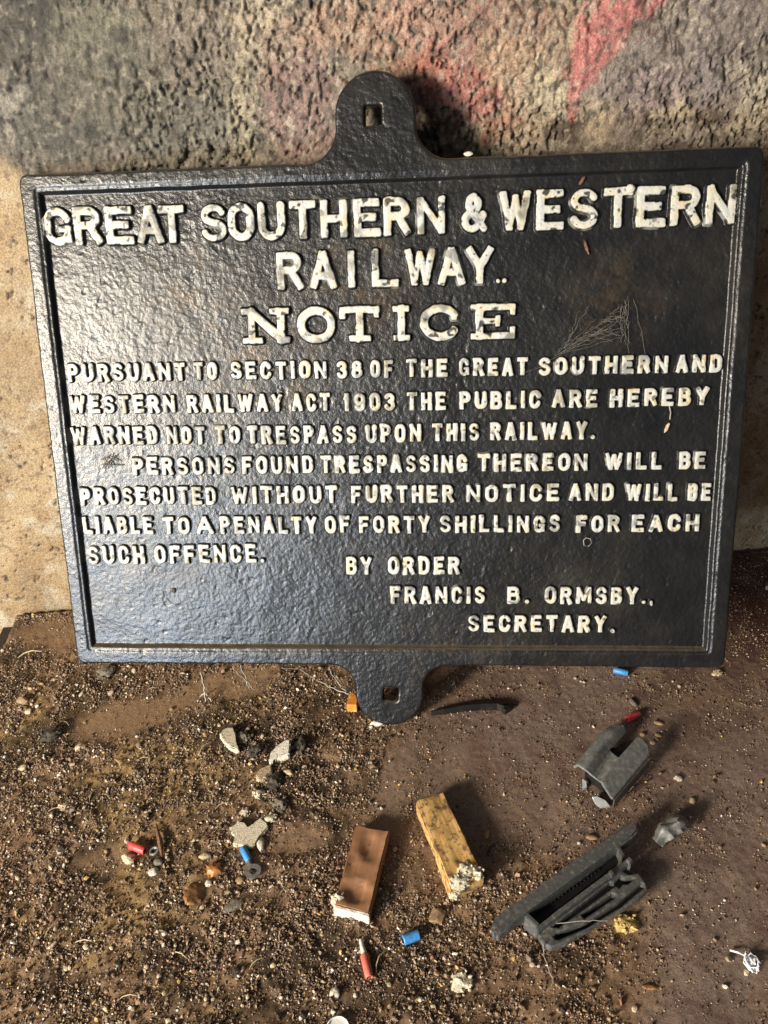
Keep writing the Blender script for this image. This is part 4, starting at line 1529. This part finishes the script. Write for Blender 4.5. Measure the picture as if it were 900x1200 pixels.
for (nm, u, v, lx, ly, lz, rot, m, lb_t, ct, rg, ag) in ROCKS:
    kk = .95 if nm in ('pebble', 'seed', 'shell', 'chip') else 1.12
    rock(nm, u, v, lx * kk, ly * kk, lz * kk, rot, m, lb_t, ct, max(rg, .22) if nm in ('pebble', 'stone') else rg, max(ag, .55) if nm in ('pebble', 'stone') else ag)


def flake(name, pts, zt, m, label, cat, jit=.0012, seed=1, tilt=0.0):
    """irregular broken piece with its own outline and thickness"""
    q = [fl(140 + x / 3.75, 830 + y / 3.75, zt) for x, y in pts]
    bm = bmesh.new()
    prism(bm, [tuple(p) for p in q], .0005, .0010, 2)
    dense(bm, .0028)
    c0 = sum((Vector(p) for p in q), Vector()) / len(q)
    c0.z = 0
    for v in bm.verts:
        k = (float(fbm(v.co.x * 190 + v.co.z * 90, v.co.y * 190 - v.co.z * 80, 3, seed)) - .5) * 2
        k2 = (float(fbm(v.co.x * 620, v.co.y * 620 + v.co.z * 300, 2, seed + 3)) - .5) * 2
        v.co += v.normal * (k * jit + k2 * jit * .45)
        v.co.z += tilt * (v.co.x - c0.x)
    bmesh.ops.translate(bm, vec=-c0, verts=bm.verts)
    bmesh.ops.recalc_face_normals(bm, faces=bm.faces)
    o = link(name, bm_mesh(name, bm), m, label=label, cat=cat)
    o.location = c0
    return o


flake('plaster_flake', [(480, 515), (500, 522), (520, 488), (545, 500), (560, 530), (600, 500), (618, 478), (650, 500), (655, 520), (632, 545), (606, 560), (592, 605), (560, 612), (540, 595), (518, 602), (494, 596), (512, 565), (492, 545)], .0055, M_PALE, 'flat pale plaster flake above the blue fork terminal', 'plaster', .0012, 4)
flake('plaster_lump', [(440, 112), (458, 84), (500, 84), (512, 120), (504, 148), (530, 168), (522, 186), (492, 172), (462, 150)], .0085, M_PALE, 'crumbly pale plaster lump left of the angular pale stone', 'plaster', .0018, 9)
flake('stone', [(652, 222), (664, 190), (690, 166), (718, 142), (750, 138), (752, 170), (744, 204), (712, 214), (682, 212), (668, 230)], .0090, M_WHITE, 'angular pale stone on the dark soil below the notice', 'stone', .0011, 14, .15)
flake('stone', [(598, 296), (610, 270), (640, 252), (664, 244), (670, 274), (640, 302), (612, 314)], .0070, M_CREAM, 'beige striped stone chip below the angular pale stone', 'stone', .0009, 19, -.1)

# crumpled white scrap at the right border
bm = bmesh.new()
bm.free()
c0 = Vector(fl(880, 1131, .0))
rs = random.Random(5)
bm = rock_bm(.008, .010, .007, 41, .6, 3, .5)
bmesh.ops.translate(bm, vec=(0, 0, .003), verts=bm.verts)
for k in range(6):
    a_ = rs.uniform(0, 6.28)
    pts = []
    for i in range(7):
        a_ += rs.uniform(.6, 1.1)
        pts.append((math.cos(a_) * rs.uniform(.003, .0062), math.sin(a_) * rs.uniform(.004, .0078), rs.uniform(.002, .007)))
    strand(bm, pts, .0005, 6)
strand(bm, [(-.003, .004, .005), (-.007, .008, .004), (-.011, .011, .002)], .0008, 6)
o = link('tissue_scrap', bm_mesh('tissue_scrap', bm, False), simple('white_tissue', [(.3, (.55, .56, .58)), (.7, (.75, .76, .78))], 300, .6, .3), label='crumpled white scrap near the right border', cat='scrap')
o.location = c0
# white cap cut by the bottom border
bm = bmesh.new()
c0 = Vector(fl(396, 1205, .005))
prof = [(.0080, -.005), (.0086, -.002), (.0083, .0), (.0076, .0004), (.0072, -.0008), (.0, -.001)]
rings = [[bm.verts.new((r_ * math.cos(2 * math.pi * k / 32), r_ * math.sin(2 * math.pi * k / 32), z_)) for k in range(32)] for r_, z_ in prof[:-1]]
for q in range(len(rings) - 1):
    for k in range(32):
        bm.faces.new((rings[q][k], rings[q][(k + 1) % 32], rings[q + 1][(k + 1) % 32], rings[q + 1][k]))
bm.faces.new(rings[-1])
o = link('bottle_cap', bm_mesh('bottle_cap', bm), simple('white_plastic', [(.3, (.62, .60, .55)), (.7, (.74, .73, .70))], 90, .45, .2), label='white plastic cap cut off by the bottom edge', cat='cap')
o.location = c0
# orange chip at the lower lug
P_ = [(406, 826), (418, 826.5), (419, 818), (414, 811), (410, 812)]
bm = bmesh.new()
prism(bm, px(P_, .012), .002, .0006, 1)
c0 = Vector(fl(413, 820, 0))
bmesh.ops.translate(bm, vec=-c0, verts=bm.verts)
o = link('orange_chip', bm_mesh('orange_chip', bm, False), simple('orange_chip', [(.35, (.55, .16, .02)), (.6, (.66, .26, .04)), (.75, (.6, .5, .36))], 160, .5, .3), label='orange chip leaning against the left side of the lower lug', cat='chip')
o.location = c0

# ------------------------------------------------------------------ cobwebs and little bits on the notice
def on_sign(u, v, lift=0.0):
    q = img2sign(u, v)
    return SO + SR @ np.array([q[0], q[1], FIELD + lift])


def sign_strand(name, polys, r, m, label, cat, lift=.004, wob=0, n=5):
    bm = bmesh.new()
    for pts in polys:
        strand(bm, [on_sign(u, v, lift if len(pp) == 0 else pp[0]) for u, v, *pp in pts], r, n, False, wob)
    return link(name, bm_mesh(name, bm), m, label=label, cat=cat)


rw = random.Random(3)
web = [[(738, 348, .002), (729, 372, .004), (712, 386, .006), (690, 397, .006), (650, 418, .004)], [(738, 348, .002), (736, 380, .004), (738, 414, .003)], [(745, 352, .002), (757, 415, .003)],
       [(690, 397, .006), (632, 432, .004), (610, 440, .004)]]
for k in range(34):
    f, h_ = rw.random() ** .8, rw.random()
    a_ = (738 - 88 * f + rw.uniform(-2, 2), 350 + 68 * f ** .9 + rw.uniform(-3, 3), .003 + .002 * h_)
    b_ = (737 - 70 * h_ * f + rw.uniform(-3, 3), 356 + 55 * rw.random() * (1 - .3 * f), .002 + .004 * h_)
    web.append([a_, ((a_[0] + b_[0]) / 2, (a_[1] + b_[1]) / 2 + rw.uniform(0, 3), .004), b_])
sign_strand('cobweb', web, .00008, simple('web_silk', [(.35, (.12, .105, .085)), (.7, (.34, .31, .26))], 500, .8, 0), 'triangular cobweb on the right of the notice', 'cobweb', wob=.0012)
sign_strand('thread_cocoon', [[(785, 474, .003), (787, 484, .003), (786, 492, .003)]], .0005, M_SILK, 'thread with a pale cocoon hanging below HEREBY', 'cocoon')


def bit(name, u, v, l, w_, h, rot, m, label, cat, lift=.001, rough=.3, ang=0):
    bm = rock_bm(l * MM, w_ * MM, h * MM, int(u + v), rough, 2, ang)
    o = link(name, bm_mesh(name, bm), m, label=label, cat=cat)
    M4 = Matrix.Identity(4)
    p = on_sign(u, v, lift)
    for i in range(3):
        for j in range(3):
            M4[i][j] = SR[i][j]
        M4[i][3] = p[i]
    o.matrix_world = M4 @ Matrix.Rotation(math.radians(rot), 4, 'Z')
    return o


bit('cocoon', 783, 502, 3.2, 9, 3, -25, M_CREAM, 'pale cocoon at the end of the thread below HEREBY', 'cocoon', .002)
bit('snail_shell', 739, 221, 7.5, 7, 5, 0, M_WHITE, 'tiny white snail shell stuck on the T of WESTERN', 'snail shell', .006, .08)
bit('dry_bit', 683, 211, 8, 3, 2, 60, M_STICK, 'brown dry leaf bit caught above the S of WESTERN', 'leaf bit', .002, .4)
bit('dry_bit', 688, 289, 3, 13, 2, 20, M_STICK, 'brown dry leaf bit hanging under the S of WESTERN', 'leaf bit', .002, .4)
bit('paper_pellet', 549, 180, 8, 4, 4, 0, M_WHITE, 'white pellet lying on the top edge of the notice', 'pellet', .0045, .15)
bit('dead_insect', 202, 694, 4, 5, 2.5, 20, M_DARK, 'small dark dead insect in the lower left of the notice', 'insect', .001, .5)
bit('paint_scuff', 886, 250, 6, 20, 1.4, -8, M_SILK, 'white scuff on the right border of the notice', 'scuff', .0044, .6)
sign_strand('dead_spider', [[(116, 540, .002), (122, 536, .005), (130, 538, .004), (138, 541, .002)], [(118, 550, .002), (124, 541, .005), (129, 532, .002)],
                            [(122, 551, .002), (125, 543, .005), (134, 534, .002)], [(117, 545, .002), (126, 546, .004), (142, 546, .002)], [(121, 537, .004), (127, 543, .005), (131, 549, .003)]], .0006,
            simple('spider', [(.3, (.06, .05, .04)), (.7, (.16, .14, .12))], 300, .7, .2), 'curled dead spider left of PERSONS on the notice', 'spider')
sign_strand('web_ring', [[(684, 634), (687, 631), (692, 632), (694, 637), (690, 641), (685, 640), (684, 634)]], .0004, M_SILK, 'small pale thread ring below SHILLINGS', 'thread')


def hang(name, polys, r, label, wob=.001):
    bm = bmesh.new()
    for pts in polys:
        strand(bm, [fl(*p) for p in pts], r, 5, False, wob)
    return link(name, bm_mesh(name, bm), M_SILK, label=label, cat='cobweb')


hang('cobweb', [[(236, 789, .045), (239, 806, .022), (241, 822, .002)], [(234, 818, .002), (241, 812, .008), (248, 822, .002)]], .0008, 'short thick dusty web strand below the left half of the notice')
hang('cobweb', [[(272, 782, .05), (285, 795, .026), (299, 808, .003)], [(282, 780, .05), (288, 795, .024), (292, 806, .004)]], .0006, 'forked dusty web strand below the left half of the notice')
hang('cobweb', [[(330, 783, .05), (352, 785, .04), (370, 797, .018), (396, 810, .010), (412, 815, .010)], [(385, 783, .05), (395, 800, .02), (410, 815, .01)]], .0006, 'long dusty web strand running to the orange chip')
hang('thread', [[(637, 1107, .017), (637, 1120, .004), (648, 1148, .003), (645, 1162, .002)], [(652, 1082, .018), (690, 1079, .020), (712, 1079, .017)]], .0003, 'fine pale thread hanging off the slotted frame', .0004)


# ------------------------------------------------------------------ repeats: chips and straws in the dirt
def ground(u, v):
    p = fl(u, v, .002)
    return p[0], p[1], float(floor_z(np.array([p[0]]), np.array([p[1]]))[0])


protos = []
for k, m in enumerate((M_WHITE, M_CREAM, M_CREAM, M_TAN)):
    bm = rock_bm(.0058, .0044, .0034, 80 + k, .3, 2, .6)
    protos.append((bm_mesh('stone_chip', bm), m))
    protos[-1][0].materials.append(m)
zones = [(0, 780, 240, 1200, 70), (240, 830, 480, 1200, 34), (0, 790, 110, 900, 16), (480, 1050, 640, 1200, 10), (640, 790, 900, 1190, 16)]
for (u0, v0, u1, v1, n) in zones:
    for k in range(n):
        me, m = random.choice(protos)
        u, v = random.uniform(u0, u1), random.uniform(v0, v1)
        if (380 < u < 580 and 910 < v < 1110) or (570 < u < 820 and 830 < v < 1110):
            continue
        x, y, z = ground(u, v)
        o = link('stone_chip', me, label='small pale stone chip lying in the dirt', cat='stone chip', group='small pale stone chips in the dirt')
        sc = random.uniform(.5, 1.05)
        o.scale = (sc, sc * random.uniform(.7, 1.2), sc)
        o.location = (x, y, z + .0008)
        o.rotation_euler = (random.uniform(-.3, .3), random.uniform(-.3, .3), random.uniform(0, 6.28))
bm = bmesh.new()
strand(bm, [(-.007, 0, .0008), (-.003, .0012, .002), (.002, .001, .0024), (.007, -.001, .0012)], .0006, 6, True)
straw = bm_mesh('straw', bm)
straw.materials.append(M_STRAW)
for (u, v, rot, sc) in ((76, 848, -30, 1.0), (240, 879, 60, 1.3), (35, 768, 20, 1.8), (108, 932, 80, .9), (138, 895, -50, 1), (62, 950, 30, .8), (168, 890, 10, .8), (178, 760 + 48, 15, .7),
                        (330, 1095, 80, 1), (260, 945, 30, .9), (96, 1105, 10, 1.1), (210, 1120, -20, 1), (60, 1090, 60, 1), (300, 1130, 40, .9), (445, 1128, 70, 1.2), (150, 1170, 10, 1), (843, 735, -20, 1.0), (340, 850, -70, .8)):
    x, y, z = ground(u, v)
    o = link('straw', straw, label='thin pale straw lying in the dirt', cat='straw', group='thin pale straws in the dirt')
    o.location = (x, y, z + .0006)
    o.rotation_euler = (0, 0, math.radians(rot))
    o.scale = (sc, sc, sc)


# ------------------------------------------------------------------ loose dirt
def build_dirt():
    t = (1 + 5 ** .5) / 2
    ico = np.array([(-1, t, 0), (1, t, 0), (-1, -t, 0), (1, -t, 0), (0, -1, t), (0, 1, t), (0, -1, -t), (0, 1, -t), (t, 0, -1), (t, 0, 1), (-t, 0, -1), (-t, 0, 1)], float)
    ico /= np.linalg.norm(ico[0])
    fc = np.array([(0, 11, 5), (0, 5, 1), (0, 1, 7), (0, 7, 10), (0, 10, 11), (1, 5, 9), (5, 11, 4), (11, 10, 2), (10, 7, 6), (7, 1, 8), (3, 9, 4), (3, 4, 2), (3, 2, 6), (3, 6, 8), (3, 8, 9), (4, 9, 5), (2, 4, 11), (6, 2, 10), (8, 6, 7), (9, 8, 1)])
    M = 720000
    x = RNG.uniform(XL + .002, .50, M)
    y = RNG.uniform(-.37, .215, M)
    a = dirt_amount(x, y)
    cl = fbm(x * 70, y * 70, 3, 91)
    dens = (.01 + .80 * a ** 1.9) * (.25 + 1.5 * sstep(.38, .66, cl))
    dens = dens + .05 * sstep(.52, .7, fbm(x * 35, y * 35, 3, 92))
    for (u, v, ru) in ((296.5, 1021, 12), (287, 1000, 11), (230, 1047, 17), (252, 1021, 12), (290, 974, 18), (161, 993, 12), (181, 998, 8), (187, 985, 7),
                       (328, 880, 13), (309, 903, 10), (305, 988, 9), (266, 860, 11), (240, 1003, 8), (430, 1130, 12), (481, 1098, 11), (880, 1130, 12), (187, 970, 6)):
        p = fl(u, v)
        rr = np.linalg.norm(fl(u + ru, v) - p)
        dens = dens * (1 - .9 * (np.hypot(x - p[0], (y - p[1]) * .8) < rr))
    keep = RNG.random(M) < dens
    x, y, a = x[keep], y[keep], a[keep]
    n = len(x)
    r = .00036 * np.exp(RNG.normal(0, .48, n)) * (.70 + .56 * a)
    r = np.where(RNG.random(n) < .02, r * 1.7, r)
    r = np.clip(r, .00022, .0024)
    z = floor_z(x, y) + r * RNG.uniform(.1, .75, n)
    q = RNG.normal(size=(n, 4))
    q /= np.linalg.norm(q, axis=1)[:, None]
    w_, i, j, k = q.T
    R = np.stack([1 - 2 * (j * j + k * k), 2 * (i * j - k * w_), 2 * (i * k + j * w_), 2 * (i * j + k * w_), 1 - 2 * (i * i + k * k), 2 * (j * k - i * w_), 2 * (i * k - j * w_), 2 * (j * k + i * w_), 1 - 2 * (i * i + j * j)], 1).reshape(n, 3, 3)
    sc = RNG.uniform(.4, 1.55, (n, 3))
    V = ico[None] * (1 + RNG.uniform(-.42, .36, (n, 12, 1))) * sc[:, None, :]
    V = np.einsum('nij,nvj->nvi', R, V) * r[:, None, None]
    V[:, :, 0] += x[:, None]
    V[:, :, 1] += y[:, None]
    V[:, :, 2] += z[:, None]
    F = (fc[None] + 12 * np.arange(n)[:, None, None]).reshape(-1, 3)
    pal = np.array([(.14, .084, .050), (.21, .137, .084), (.37, .28, .185), (.04, .026, .018), (.64, .56, .45), (.42, .28, .09), (.26, .13, .075)])
    pr_l = np.array([.37, .26, .135, .13, .045, .03, .03])
    idx = RNG.choice(7, n, p=pr_l)
    col = pal[idx] * RNG.uniform(.75, 1.25, (n, 1))
    col = np.repeat(col, 12, 0)
    me = mesh_np('loose_dirt', V.reshape(-1, 3), F, col, smooth=False)
    m = attr_mat('dirt_grains', rough=.5, bscale=1200, bump=0, vscale=1500, vmin=.75, vmax=1.15, spec=.5)
    link('loose_dirt', me, m, kind='stuff', label='loose brown dirt and grit scattered over the board', cat='dirt')
    print('grains', n)


build_dirt()
